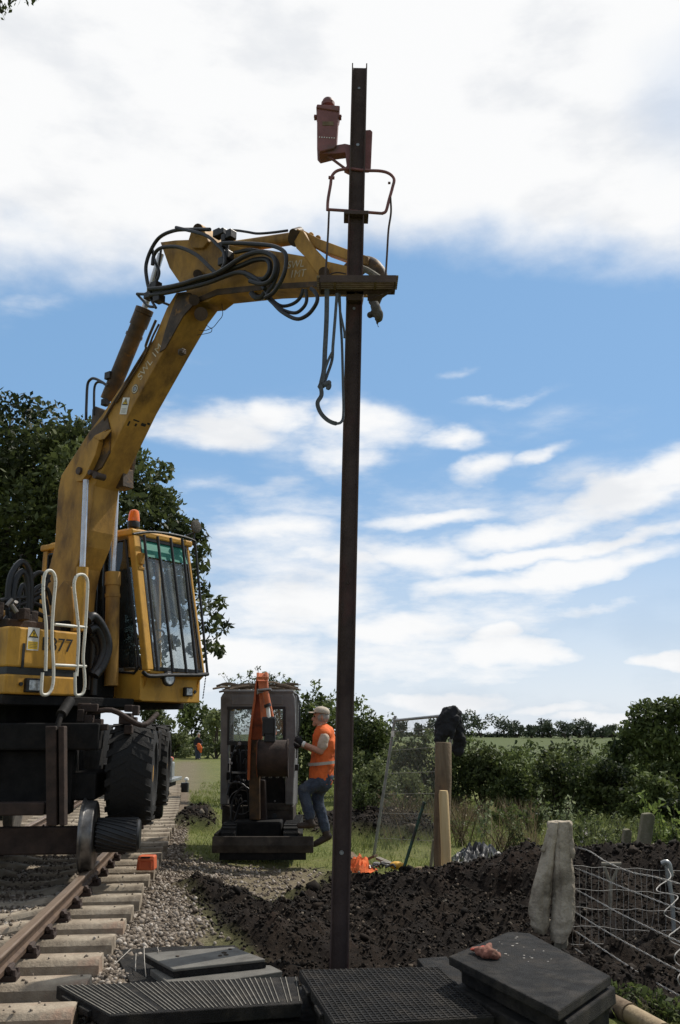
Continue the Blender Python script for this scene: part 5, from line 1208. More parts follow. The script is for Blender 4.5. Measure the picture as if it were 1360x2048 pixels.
m = MB(); pbox(m, 515, 570, 1530, 1612, Yc+.06, .05); m.build('floor_panel', DARK, ME, bevel=.01)
m = MB(); c = q(549,1632,Yc+.02); m.cyl(c, c + V((0,.02,0)), .035, .035, 14); m.build('headlight', BLACK, md)
m = MB(); pbox(m, 478, 540, 1500, 1570, Yc+.65, .12); pbox(m, 478, 540, 1560, 1580, Yc+.35, .4); m.build('seat', BCLOTH, ME, bevel=.04)
for u in (466, 478, 492, 545, 556):
    m = MB(); m.tube([q(u,1570,Yc+.25), q(u+random.uniform(-4,4),1520,Yc+.22), q(u+random.uniform(-6,6),1492,Yc+.18)], .010, 7); m.ball(q(u,1490,Yc+.18), .022, 9, 7); m.build('control_lever', BLACK, ME, smooth=True)
m = MB()
for a in ([(455,1590),(462,1568),(480,1566),(494,1580),(498,1610)], [(462,1640),(466,1600),(486,1574),(505,1590),(506,1630)], [(470,1640),(480,1610),(495,1605),(503,1640)]): m.tube(smooth_path([q(u,v,Yc-.12) for u,v in a], 5), .016, 8)
m.pieces('hose', HOSE, ME, smooth=True)
m = MB()
for k in range(16): m.box(q(random.uniform(455,505), random.uniform(1500,1640), Yc-.02+random.uniform(0,.1)), (random.uniform(.02,.05),0,0), (0,.04,0), (0,0,random.uniform(.02,.06)))
m.pieces('valve_block', DARK, ME, bevel=.008)
for k in range(9):
    m = MB(); u0 = random.uniform(456, 505); v0 = random.uniform(1496, 1640); m.tube(smooth_path([q(u0, v0, Yc-.03), q(u0 + random.uniform(-8,8), v0 + random.uniform(-14,6), Yc-.06), q(u0 + random.uniform(-12,12), v0 + random.uniform(8,26), Yc-.02)], 4), random.uniform(.008,.014), 6); m.build('pipe', STEEL if k % 3 == 0 else HOSE, ME, smooth=True)
for u, v, r in ((461,1508,.018),(470,1503,.016),(478,1489,.03),(462,1528,.02),(549,1604,.012),(560,1535,.015)):
    m = MB(); m.cyl(q(u, v, Yc-.04), q(u+1, v-2, Yc-.09), r, r*.9, 10); m.build('fitting', STEEL, ME, smooth=True)
for u0, u1, v0, v1, w in ((463,500,1543,1547,.03),(536,568,1534,1537,.03),(463,484,1484,1488,.02)):
    m = MB(); m.prism([q(u0,v0,Yc+.02), q(u1,v0+1,Yc+.02), q(u1,v1+1,Yc+.02), q(u0,v1,Yc+.02)], V((0,w,0))); m.build('rail', STEEL, ME, bevel=.003)
m = MB(); ring(m, q(482,1604,Yc-.1), .17, V((0,1,.1)), .006); m.build('hose_loop', STEEL, ME, smooth=True)
# slew post and boom
m = MB(); m.prism([q(500,1648,13.75), q(533,1648,13.75), q(530,1560,13.65), q(505,1560,13.65)], V((0,.25,0))); m.build('swing_post', BUCKM, ME, bevel=.02)
m = MB()
def slab(mb, px, Ys, w):                 # a strip of quads (left u, right u, v, Y), given thickness w away from the camera
    F = [at(a, v, Y) for (a, b, v), Y in zip(px, Ys)]; G = [at(b, v, Y) for (a, b, v), Y in zip(px, Ys)]
    n = len(F); vs = F + G + [p + V((0,w,0)) for p in F] + [p + V((0,w,0)) for p in G]; fs = []
    for i in range(n-1):
        fs += [(i, i+1, n+i+1, n+i), (2*n+i+1, 2*n+i, 3*n+i, 3*n+i+1), (i+1, i, 2*n+i, 2*n+i+1), (n+i, n+i+1, 3*n+i+1, 3*n+i)]
    fs += [(0, n, 3*n, 2*n), (n-1, 3*n-1, 4*n-1, 2*n-1)]
    mb.add(vs, fs)
slab(m, [(499,520,1640),(498,519,1560),(497,522,1480)], [13.6,13.5,13.4], .16); m.build('boom', BROWNY, ME, bevel=.012)
m = MB(); slab(m, [(497,523,1480),(502,530,1440),(507,532,1400),(512,535,1360),(514,534,1346)], [13.4,13.35,13.35,13.4,13.45], .18); m.build('boom_tip', MORGD, ME, bevel=.012)
m = MB(); slab(m, [(494.5,498.5,1560),(496,501,1480),(501,505,1440),(507,510.5,1400),(511,514,1362)], [13.38,13.3,13.25,13.25,13.3], .14); m.build('boom_side_plate', MORG, ME)
m = MB(); slab(m, [(514,536,1346),(516,535,1362),(518,536,1384),(522,548,1440),(530,552,1470)], [13.35,13.2,13.15,13.1,13.1], .16); m.build('dipper', MORG, ME, bevel=.012)
m = MB(); slab(m, [(513,519,1345),(513,518,1362)], [13.3,13.2], .05); m.build('bucket_ram_bracket', MORG, ME, bevel=.006); m = MB(); slab(m, [(529,535,1344),(531,536,1362)], [13.3,13.2], .05); slab(m, [(514,536,1353),(514,536,1359)], [13.14,13.14], .05); m.build('bucket_ram_bracket', MORG, ME, bevel=.006)
m = MB(); m.prism([q(513,1378,13.02), q(541,1375,13.02), q(543,1381,13.02), q(536,1386,13.02), q(519,1386,13.02), q(514,1390,13.02)], V((0,.1,0))); m.cyl(q(516,1381,13.0), q(541,1379,13.0), .02, .02, 8); m.build('hose_guide', STEEL, ME, bevel=.005)
m = MB(); m.cyl(q(531,1384,13.0), q(536,1412,12.98), .045, .045, 16); rm = m.build('bucket_ram', MORG, ME, smooth=True)
m = MB(); m.cyl(q(535,1411,12.98), q(538,1436,12.96), .027, .027, 14); m.build('piston_rod', LBL, rm, smooth=True)
m = MB(); m.cyl(q(534,1408,12.96), q(536,1414,12.96), .05, .05, 14); m.build('gland', BLACK, rm, smooth=True)
m = MB(); m.box(q(539,1452,13.0), (.085,0,0), (0,.08,0), (0,0,.11)); m.cyl(q(524,1438,12.96), q(552,1437,12.96), .03, .03, 10); m.box(q(540,1472,13.0), (.075,0,0), (0,.07,0), (0,0,.08))
for u in (527, 549): m.box(q(u,1455,12.96), (.014,0,0), (0,.05,0), (0,0,.12))
m.build('quick_hitch', BLACK, ME, bevel=.012)
# bucket: curved shell
m = MB(); prof = [(-.02,.24),(.05,.25),(.14,.22),(.22,.13),(.25,.0),(.22,-.12),(.13,-.22),(.0,-.27),(-.12,-.27)]
bc0 = q(547,1515,13.06); xw = .205
vs = []; 
for dx in (-xw, xw):
    for a, z in prof: vs.append(bc0 + V((dx, -a*.9, z*.9)))
    for a, z in prof: vs.append(bc0 + V((dx, -a*.84, z*.93)))
n = len(prof); fs = []
for i in range(n-1): fs += [(i, 2*n+i, 2*n+i+1, i+1), (n+i, n+i+1, 3*n+i+1, 3*n+i)]
fs += [(0, n, 3*n, 2*n), (n-1, 3*n-1, 4*n-1, 2*n-1)]
m.add(vs, fs)
for dx in (-xw, xw-.012): m.prism([bc0 + V((dx, -a*.9, z)) for a, z in prof], V((.012,0,0)))
bk_ = m.build('bucket', BUCKM, ME, smooth=True)
m = MB(); m.prism([bc0 + V((-xw-.012, .02, .23)), bc0 + V((-xw-.012, -.22, .20)), bc0 + V((-xw-.012,-.24,-.08)), bc0 + V((-xw-.012,-.06,-.26)), bc0 + V((-xw-.012,.02,-.2))], V((.01,0,0))); m.build('side_cutter', MORGD, bk_)
m = MB()
for k in range(4): x = -xw + .06 + k*(2*xw-.12)/3; m.box(bc0 + V((x,.13,-.26)), (.02,0,0), (0,.06,0), (0,0,.014))
m.pieces('tooth', STEEL, bk_, bevel=.004)
# blade, tracks
m = MB(); a, b = at(424,1703,13.15), at(627,1668,13.15)
zb2 = at(500,1706,13.15).z; zt2 = at(500,1673,13.15).z
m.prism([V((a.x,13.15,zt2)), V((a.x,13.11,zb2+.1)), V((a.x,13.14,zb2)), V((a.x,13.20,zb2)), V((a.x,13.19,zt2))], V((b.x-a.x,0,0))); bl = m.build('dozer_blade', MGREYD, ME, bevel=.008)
m = MB(); m.abox(a.x+.1, b.x-.1, 13.16, 13.22, zb2-.09, zb2+.002); m.build('cutting_edge', DARK, bl)
m = MB()
for u0, u1 in ((428,452),(600,575)): m.prism([at(u0,1668,13.2), at(u0+6,1668,13.2), at(u1+6,1648,13.9), at(u1,1648,13.9)], UP*-.09)
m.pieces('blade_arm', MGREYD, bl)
gT = zb2 - .05
for x0 in (at(446,1690,13.6).x, at(569,1690,13.6).x):
    m = MB(); L0, L1, r = 13.45, 14.9, .19; pts = []
    for k in range(9): t = math.pi/2 + math.pi*k/8; pts.append((L0 + r*math.cos(t), gT + r + r*math.sin(t)))
    for k in range(9): t = -math.pi/2 + math.pi*k/8; pts.append((L1 + r*math.cos(t), gT + r + r*math.sin(t)))
    m.prism([V((x0, y, z)) for y, z in pts], V((.2,0,0)))
    for k in range(len(pts)):
        (y0, z0), (y1, z1) = pts[k], pts[(k+1) % len(pts)]; nn = max(1, int(math.hypot(y1-y0, z1-z0)/.09))
        for j in range(nn):
            t = (j+.5)/nn; d = V((0, y1-y0, z1-z0)).normalized(); nrm = V((0, -d.z, d.y))*-1; nrm = V((0, d.z, -d.y)) if False else nrm
            c = V((x0+.1, y0+(y1-y0)*t, z0+(z1-z0)*t)); m.box(c, (.1,0,0), d*.018, V((0,-d.z,d.y))*.016)
    m.build('track', RUB, ME)
m = MB(); m.abox(at(470,1660,13.8).x, at(565,1660,13.8).x, 13.55, 14.7, gT+.12, gT+.42); m.build('undercarriage', DARK, ME, bevel=.03)
m = MB(); hx = at(596,1400,Yc+.1)
m.tube(smooth_path([at(590,1388,Yc+.2), at(597,1396,Yc+.1), at(599,1440,Yc), at(594,1500,Yc)], 5), .012, 8); m.build('grab_handle', BLACK, ME, smooth=True)
m = MB(); m.box(at(593,1535,Yc+.1), (.03,0,0), (0,.05,0), (0,0,.045)); m.build('door_latch', BLACK, ME, bevel=.008)
# dead branches on its roof
tb0 = V((-1.05, 14.5, zt_+.03)); tw = thing('dead_branches', tb0, 'brown dead branches lying across the roof of the mini excavator', 'branches')
m = MB()
for k in range(26):
    sx_ = random.choice((-1, 1)); u = random.uniform(446, 505) if sx_ < 0 else random.uniform(540, 584); p = at(u, random.uniform(1371,1383), 14.1 + random.uniform(0,.7))
    p.z = zt_ + random.uniform(.035, .12); d = V((random.uniform(.1,.28)*random.choice((-1,1)), random.uniform(-.2,.2), random.uniform(-.03,.05)))
    m.tube(smooth_path([p - d, p + V((0,0,random.uniform(-.01,.04))), p + d], 3), [.016,.018,.02,.02,.016,.012,.006], 6)
m.pieces('twig', TWIG, tw, smooth=True)

# ------------------------------------------------------------------ people
YM = 13.25
def P(u, v, dy=0.): return at(u, v, YM + dy)
man = thing('person', P(650,1690), 'man in orange hi-vis vest and cap climbing onto the mini excavator', 'person')
sd_ = (0,1,0)
m = MB()
hd = P(641.5,1434)
m.ball(hd + V((.008,0,.012)), .095, 16, 12, (1.08,.82,1.16)); m.ball(hd + V((-.035,0,-.065)), .062, 12, 10, (1.05,.85,1.0)); m.cone(P(643,1446), P(645,1462), .058, .065)
m.cone(hd + V((-.098,0,.0)), hd + V((-.118,0,-.03)), .010, .019, n=8); m.ball(hd + V((-.10,0,-.075)), .018, 8, 6, (.8,1.3,.7)); m.ball(hd + V((-.095,0,-.105)), .026, 8, 6)
m.ball(hd + V((.02,-.085,-.01)), .03, 8, 6, (.75,.4,1.1)); m.ball(hd + V((.02,.085,-.01)), .03, 8, 6, (.75,.4,1.1)); m.ball(hd + V((-.085,0,.03)), .03, 8, 6, (.6,1.8,.5))
m.cone(P(647,1472), P(644,1550), .14, .135, sd_, 1.25); m.cone(P(643,1560,-.09), P(607,1583,-.10), .085, .065); m.cone(P(607,1583,-.10), P(618,1634,-.10), .06, .042); m.cone(P(646,1560,.09), P(634,1597,.10), .085,.062); m.cone(P(634,1597,.10), P(651,1660,.10), .058,.042)
m.cone(P(649,1477,-.19), P(641,1503,-.21), .058, .047); m.cone(P(641,1503,-.21), P(607,1488,-.16), .046, .032); m.cone(P(647,1477,.19), P(628,1500,.20), .055,.045); m.cone(P(628,1500,.20), P(600,1489,.12), .045,.031)
m.build('body', SKIN, man, voxel=.013)
m = MB()
for s_ in (-1, 1): c = hd + V((-.086, s_*.034, .008)); m.ball(c, .011, 8, 6)
m.pieces('eye', BLACK, man, smooth=True)
m = MB(); m.ball(hd + V((.02,0,.0)), .1, 14, 10, (1.0,.86,.9)); hr = m.build('hair', GREYH, man, smooth=True)
m = MB(); c = hd + V((.012,0,.052))
prof = [(0,.108),(.02,.112),(.045,.106),(.07,.088),(.086,.055),(.093,.02),(.094,.001)]
m.lathe(c + V((0,0,-.0)), V((.12,0,1)), prof, 22)
m2 = c + V((-.10,0,.004)); vs = []; 
for s_ in range(9):
    a = math.pi*(s_/8 - .5); vs += [c + V((-.09 - .0*math.cos(a), math.sin(a)*.09, .012)), c + V((-.10 - .085*math.cos(a), math.sin(a)*.085, -.002 - .012*math.cos(a)*0 + .012*abs(math.sin(a))*-1 + .014))]
m.add(vs + [p + V((0,0,.007)) for p in vs], [(2*i, 2*i+1, 2*i+3, 2*i+2) for i in range(8)] + [(18+2*i, 18+2*i+2, 18+2*i+3, 18+2*i+1) for i in range(8)] + [(2*i+1, 2*i+19, 2*i+21, 2*i+3) for i in range(8)])
m.ball(c + V((.01,0,.095)), .01, 8, 6); m.build('cap', CAPM, man, smooth=True)
m = MB(); m.cone(P(649,1475,-.180), P(644.5,1492,-.200), .070, .072, ends=True); m.cone(P(647,1476,.185), P(635,1492,.2), .072, .07); m.cone(P(644,1456), P(646,1466), .078, .10); wrinkle(m.build('shirt', SHIRT, man, voxel=.013), .06, .022)
m = MB(); m.cone(P(648,1470), P(646,1510), .155, .165, sd_, 1.2); m.cone(P(646,1508), P(642,1556), .165, .175, sd_, 1.12)
m.cone(P(649,1468,-.12), P(648,1468,.12), .095, .095); m.ball(P(660,1490), .13, 12, 8, (.8,1.3,1.2)); m.ball(P(636,1545), .12, 10, 8, (.9,1.3,.6))
vest = wrinkle(m.build('hi_vis_vest', HIVIS, man, voxel=.014), .10, .024)
m = MB()
for k, (uc, vc) in enumerate(((645.5,1526),(643.5,1545))):
    if k: continue
    ringp = [P(uc,vc) + V((math.cos(t)*.203, math.sin(t)*.243, .02*math.cos(t))) for t in [2*math.pi*i/28 for i in range(29)]]
    m.ribbon(ringp, .055, (0,0,1)) if False else None
    vs = []; 
    for p_ in ringp[:-1]: vs += [p_ + V((0,0,-.02)), p_ + V((0,0,.02))]
    m.add(vs, [(2*i, (2*i+2) % 56, (2*i+3) % 56, 2*i+1) for i in range(28)])
m.build('reflective_band', BAND, vest)
m = MB(); m.cone(P(644,1553), P(643,1564), .165, .155, sd_, 1.15); m.cone(P(641,1562,-.09), P(607,1581,-.10), .112, .086); m.cone(P(607,1582,-.10), P(619,1632,-.10), .083, .075); m.cone(P(645,1562,.09), P(634,1597,.10), .11, .082); m.cone(P(634,1597,.10), P(650,1656,.10), .08, .072)
wrinkle(m.build('jeans', JEANS, man, voxel=.014), .07, .03)
def boot(ank, toe, heel, name='boot'):
    m = MB(); a, t, h = V(ank), V(toe), V(heel)
    m.cone(a, h.lerp(t,.15) + (a-h)*.25, .058, .055); m.cone(h.lerp(t,.1) + (a-h)*.15, t + (a-h)*.06, .05, .042, (0,1,0), 1.05); m.ball(t.lerp(h,.25), .05, 10, 8, (1.2,1,.6))
    o = m.build(name, BOOT, man, voxel=.011); return o
boot(P(619,1637,-.1), P(600,1652,-.1), P(629,1651,-.1)); boot(P(651,1661,.1), P(630,1689,.1), P(662,1673,.1))
def glove(wr, hand, par, mat, s=1.):
    m = MB(); w, h = V(wr), V(hand); d = (h-w).normalized(); n = V((0,1,0)); up = d.cross(n).normalized(); up = up if up.z > 0 else -up
    m.cone(w, h, .036*s, .042*s, (0,1,0), .8)
    for k, (o, ln) in enumerate(((.036,.07),(.013,.08),(-.011,.075),(-.034,.06))):
        b = h + up*o*s; k1 = b + d*ln*.5*s + V((0,.02,0)); k2 = k1 + V((0,.04,0))*s + d*.015*s; m.cone(b, k1, .012*s, .011*s); m.cone(k1, k2, .011*s, .009*s)
    t = h - d*.03 + up*.03*s; m.cone(t, t + up*.04*s + d*.03*s + V((0,.01,0)), .013*s, .010*s)
    return m.build('glove', mat, par, voxel=.0075)
glove(P(606,1488,-.16), P(596,1480,-.12), man, BCLOTH); glove(P(600,1489,.12), P(594,1491,.08), man, BCLOTH)
m = MB(); ringp = P(607.5,1489,-.16); m.lathe(ringp + V((.01,0,0)), (P(607,1488,-.16) - P(641,1503,-.21)), [(-.01,.036),(0,.041),(.02,.041),(.03,.036)], 14); m.build('wrist_strap', LBL, man, smooth=True)

YF = 60.
def Q(u, v, dy=0.): return at(u, v, YF + dy)
g0 = gz(Q(397,1515).x, YF); sc_ = V((0,0, g0 - Q(397,1515).z))
def Q(u, v, dy=0.): return at(u, v, YF + dy) + sc_
fm = thing('person', Q(397,1515), 'distant grey-haired worker in dark clothes standing on the grass holding orange vest', 'person')
m = MB(); m.ball(Q(397.3,1466), .11, 12, 8, (.85,.9,1.1)); m.cone(Q(397,1469), Q(397,1474), .07, .08); m.cone(Q(395.5,1476), Q(396,1492), .17, .16, sd_, .7)
for s_, u in ((-1,393),(1,399)): m.cone(Q(u,1494), Q(u-.3,1503), .09, .075); m.cone(Q(u-.3,1503), Q(u,1513), .07, .05); m.ball(Q(u-.4,1514.3,-.06), .07, 8, 6, (.8,1.5,.5))
m.cone(Q(390,1477), Q(388.5,1484,.0), .06,.05); m.cone(Q(388.5,1484), Q(393,1488,-.2), .05,.04); m.cone(Q(402,1477), Q(404,1484), .06,.05); m.cone(Q(404,1484), Q(400,1486,-.25), .05,.04)
for hu, hv in ((394,1488.4),(399.6,1486.3)):
    for k in range(5): p_ = Q(hu, hv, -.24); m.cone(p_, p_ + V((.05*(1 if hu < 396 else -1), -.02, .03 - .018*k)), .014, .010, n=8)
m.build('body', SKIN, fm, voxel=.022)
m = MB(); m.cone(Q(395.5,1475.5), Q(396,1493), .19, .18, sd_, .72); m.cone(Q(390,1477), Q(388.5,1484), .075,.065); m.cone(Q(388.5,1484), Q(391.5,1487,-.15), .062,.055); m.cone(Q(402,1477), Q(404,1484), .075,.065); m.cone(Q(404,1484), Q(401.3,1485.7,-.17), .062,.055); m.build('jacket', BCLOTH, fm, voxel=.024)
m = MB(); m.cone(Q(394,1492), Q(398,1492), .13, .13)
for u in (393,399): m.cone(Q(u,1493.5), Q(u-.3,1503), .105, .09); m.cone(Q(u-.3,1503), Q(u,1511.8), .088, .078)
m.build('trousers', JEANS, fm, voxel=.024)
m = MB(); m.ball(Q(397.3,1465.2,.02), .118, 12, 8, (.88,.92,1.02)); m.build('hair', GREYH, fm, smooth=True)
for u in (393, 399):
    m = MB(); m.ball(Q(u-.4,1514,-.08), .085, 8, 6, (.8,1.7,.6)); m.build('shoe', BOOT, fm, smooth=True)
# the folded vest in his hands
hv_ = thing('folded_vest', Q(400,1494,-.3), 'bright orange hi-vis garment held by the distant worker', 'vest')
m = MB(); m.cone(Q(397.5,1486,-.28), Q(400,1493,-.3), .12, .16, sd_, .5); m.cone(Q(400,1492,-.3), Q(402,1500,-.3), .15, .07, sd_, .4); m.build('cloth', HIVIS, hv_, voxel=.02)

# ------------------------------------------------------------------ trolley and bits far down the track
ty = 23.0; tc0 = tpos(ty, .75, 0)
tr_ = thing('rail_trolley', tc0, 'small grey track trolley with red top beyond the excavator tyres', 'trolley')
c = tpos(ty, 1.1, 0); xr_ = at(343, 1530, ty).x
z0_, z1_, z2_ = at(335,1558,ty).z, at(335,1527,ty).z, at(335,1516,ty).z
m = MB(); m.abox(xr_-1.1, xr_-.14, ty, ty+1.3, z0_, z1_); m.build('body', GREYP, tr_, bevel=.03)
m = MB(); m.abox(xr_-1.1, xr_-.15, ty+.05, ty+1.2, z1_+.004, z2_); m.build('cover', REDO, tr_, bevel=.05)
m = MB(); m.abox(xr_-1.15, xr_+.03, ty-.1, ty+1.4, z0_-.08, z0_-.004); m.tube([V((xr_,ty,z0_)), V((xr_,ty,z1_+.14))], .025, 8); m.build('frame', GREYP, tr_, bevel=.01)
m = MB()
for yy in (ty+.1, ty+1.1):
    for xx in (tpos(yy,.56).x, tpos(yy,2.06).x): cc = V((xx, yy, .18+.15)); m.lathe(cc - V((.05,0,0)), V((1,0,0)), [(0,.17),(.02,.19),(.03,.15),(.1,.15)], 18)
m.abox(xr_-1.0, xr_-.1, ty-.05, ty+1.3, .2, z0_-.085); m.pieces('wheel', DARK, tr_)
p_ = at(371, 1556, 27.0); zg = gz(p_.x, 27.0)
bx = thing('buffer_block', V((p_.x, 27.0, zg)), 'small black block with white topped lamp standing at the track end', 'block')
m = MB(); m.abox(p_.x-.11, p_.x+.09, 26.9, 27.1, zg-.02, zg+.26)
for k in range(4): m.abox(p_.x-.10+k*.05, p_.x-.075+k*.05, 26.88, 26.9, zg+.02, zg+.24)
m.build('block', BLACK, bx, bevel=.01)
m = MB(); m.lathe(V((p_.x+.03, 27, zg+.262)), UP, [(0,.03),(.06,.03),(.07,.07),(.12,.06),(.15,.01)], 14); m.build('lamp', LBL, bx, smooth=True)
# orange plastic clip box on the sleepers
oy = 10.25; ob0 = atz(290, 1741, .005); 
ob = thing('orange_crate', ob0, 'small orange-red plastic box lying on the sleeper ends by the wheel', 'box')
m = MB(); x0, x1 = ob0.x-.105, ob0.x+.105; y0 = ob0.y; m.prism([V((x0,y0,.004)), V((x1,y0,.004)), V((x1-.012,y0+.02,.155)), V((x0+.012,y0+.02,.155))], V((0,.17,0))); bo = m.build('shell', REDO, ob, bevel=.016)
m = MB(); m.abox(x0+.015, x1-.015, y0-.012, y0+.0, .105, .13)
for x in (x0+.03, x1-.05): m.abox(x, x+.02, y0-.008, y0+.004, .02, .10)
m.build('rib', REDO, bo, bevel=.004)
m = MB(); m.abox(ob0.x-.05, ob0.x+.05, y0-.004, y0+.012, .135, .152); m.build('handle_slot', BLACK, bo)

# ------------------------------------------------------------------ mesh panel, timber posts, jacket
A0, A1 = at(748,1709,14.3), at(790,1437,14.1); B1 = at(909,1422,12.9); B0 = B1 + (A0-A1)*1.0 + V((.05,0,0))
PN = thing('mesh_fence', A0, 'leaning galvanised wire mesh site fence panel behind the round timber post', 'fence panel')
m = MB(); m.tube([A0 - (A1-A0)*.04, A1 + (A1-A0)*.02], .022, 10); m.tube([B0, B1 + (B1-B0)*.02], .022, 10); a, b = A0.lerp(A1,.985), B0.lerp(B1,.975); m.tube([a, b], .021, 10); m.build('frame', GREYP, PN, smooth=True)
m = MB()
for k in range(1, 46): t = k/46; m.tube([A0.lerp(B0,t), A1.lerp(B1,t) + (A0-A1)*.01], .0017, 4, False)
for t in (.12,.30,.44,.59,.76,.90): m.tube([A0.lerp(A1,t), B0.lerp(B1,t)], .0024, 4, False)
m.build('wire_mesh', WIRE, PN)
m = MB(); c = A0.lerp(A1,.885) + V((0,-.03,0)); m.box(c, (.024,0,0), (0,.004,0), (0,0,.042)); m.build('tag', LBL, PN)
pz = at(884, 1747, 12.2)
gp = gz(pz.x, 12.2)
tp = thing('timber_post', V((pz.x, 12.2, gp)), 'thick weathered round timber post in front of the mesh panel', 'post')
m = MB(); m.tube([V((pz.x-.012,12.2,gp-.3)), at(884,1640,12.2), at(886.5,1560,12.2), at(886.5,1487,12.2), at(886.5,1484.5,12.2)], [.105,.104,.106,.104,.094], 22); m.build('trunk', WOOD, tp, smooth=True)
pz2 = at(891, 1748, 11.95); g2 = gz(pz2.x, 11.95)
tp2 = thing('timber_post', V((pz2.x, 11.95, g2)), 'slim pale fresh timber stake standing against the thick round post', 'post')
m = MB(); m.tube([V((pz2.x-.0,11.95,g2-.2)), at(892,1700,11.95), at(887,1588,11.98), at(887,1581,11.98)], [.062,.062,.060,.05], 18); m.build('stake', WOODP, tp2, smooth=True)
jc = at(905, 1430, 12.85)
jk = thing('black_jacket', jc, 'black jacket slung over the top corner of the mesh panel', 'jacket')
m = MB(); J = lambda u, v, Y=12.75: at(u, v, Y)
m.cone(J(900,1426), J(886,1450), .10, .12, (0,1,0), .6); m.cone(J(886,1450), J(880,1478), .115, .09, (0,1,0), .6); m.cone(J(905,1424), J(897,1465), .085, .06, (0,1,0), .6); m.cone(J(893,1424), J(875,1476), .07,.05,(0,1,0),.7)
m.cone(J(910,1426,13.05), J(917,1460,13.05), .08, .09, (0,1,0), .6); m.cone(J(917,1460,13.05), J(916,1500,13.05), .085, .085, (0,1,0), .55); m.cone(J(920,1470,13.05), J(924,1486,13.05), .06,.055); m.cone(J(896,1427), J(912,1428,13.0), .075,.07)
for k in range(7): u = 872 + k*5.2; m.cone(J(u+14,1428 + random.uniform(0,6),12.70), J(u,1470+random.uniform(-6,14),12.68), .02, .028)
wrinkle(m.build('cloth', BCLOTH, jk, voxel=.012), .10, .07)
gs = at(808, 1735, 12.4)
st = thing('green_stake', V((gs.x, 12.4, gz(gs.x,12.4))), 'thin green painted stake leaning beside the mesh panel', 'stake')
m = MB(); m.tube([at(806,1742,12.4), at(848,1607,12.4)], .021, 10); m.tube([at(847,1609,12.4), at(849,1604,12.4)], .025, 10); m.build('shaft', GREENP, st, smooth=True)
gs = at(864, 1735, 12.5)
st = thing('grey_stake', V((gs.x, 12.5, gz(gs.x,12.5))), 'short thin grey stake just left of the thick timber post', 'stake')
m = MB(); m.tube([at(861,1740,12.6), at(868,1680,12.6)], .022, 8); m.build('shaft', WOODG, st, smooth=True)
pk = at(862, 1742, 12.05)
pl = thing('timber_offcut', pk, 'pale timber plank lying at the foot of the timber posts', 'plank')
a, b = at(836,1737,12.1), at(889,1746,11.75); d = (b-a)/2; nrm = UP.cross(d).normalized(); 
for z_ in (1,): m = MB(); m.box((a+b)/2 + UP*.0, d, nrm*.055, UP*.022); m.build('plank', WOODP, pl, bevel=.004)
# clutter by the steel post
hb = at(722, 1732, 12.4)
bag = thing('orange_bag', hb, 'crumpled bright orange hi-vis bag lying right of the steel post', 'bag')
m = MB()
crumple(m, V((hb.x-.02, 12.5, hb.z-.07)), .22, .25, .17, 16, 12, 2.3, 2.6)
m.build('cloth', HIVIS, bag, smooth=False)
for lab, (u0,v0,u1,v1), w, Y0, mt in (('dark plank propped over the orange bag', (702,1732,752,1711), .06, 12.75, WOOD), ('grey plank end lying right of the orange bag', (755,1716,792,1732), .05, 12.7, WOODG), ('brown plank behind the orange bag, against the steel post', (698,1706,716,1722), .06, 13.0, WOOD)):
    a, b = at(u0,v0,Y0), at(u1,v1,Y0-.15); d = (b-a)/2; nrm = UP.cross(d).normalized()
    pl = thing('timber_offcut', (a+b)/2, lab, 'plank'); m = MB(); m.box((a+b)/2, d, nrm*w, UP*.014); m.build('plank', mt, pl, bevel=.004)
yp = at(793,1731,12.5); pl = thing('yellow_container', yp, 'small yellow plastic container lying beside the green stake', 'container')
m = MB(); m.ball(yp, .075, 12, 8, (1.3,.9,.7)); m.cyl(yp + V((.08,0,.0)), yp + V((.13,0,.02)), .03, .025, 10); m.build('shell', YELPL, pl, voxel=.012)
cp = at(765,1737,12.45); pl = thing('tool_heap', cp, 'small heap of grey hand tools and chain between planks and yellow container', 'tools')
m = MB()
for k in range(7): a = at(745 + k*5, 1734 + random.uniform(-4,4), 12.45); m.tube(smooth_path([a, a + V((random.uniform(-.1,.1), random.uniform(-.1,.1), .04)), a + V((random.uniform(-.2,.2), random.uniform(-.1,.1), .01))], 4), .014, 6)
m.pieces('tool', STEEL, pl, smooth=True)
bp0 = at(955,1694,14.0); bz0 = gz(bp0.x, 14.0)
pl = thing('plastic_sheeting', V((bp0.x,14.0,bz0)), 'heap of crumpled black plastic sheeting on the grass beyond the soil', 'sheeting')
m = MB()
crumple(m, V((bp0.x+.03, 14.0, bz0-.02)), .36, .5, .26, 30, 22, 7.1, 4.5); crumple(m, V((bp0.x-.22, 13.9, bz0-.02)), .18, .3, .12, 18, 14, 4.4, 3.5)
m.build('sheet', PLAST, pl)

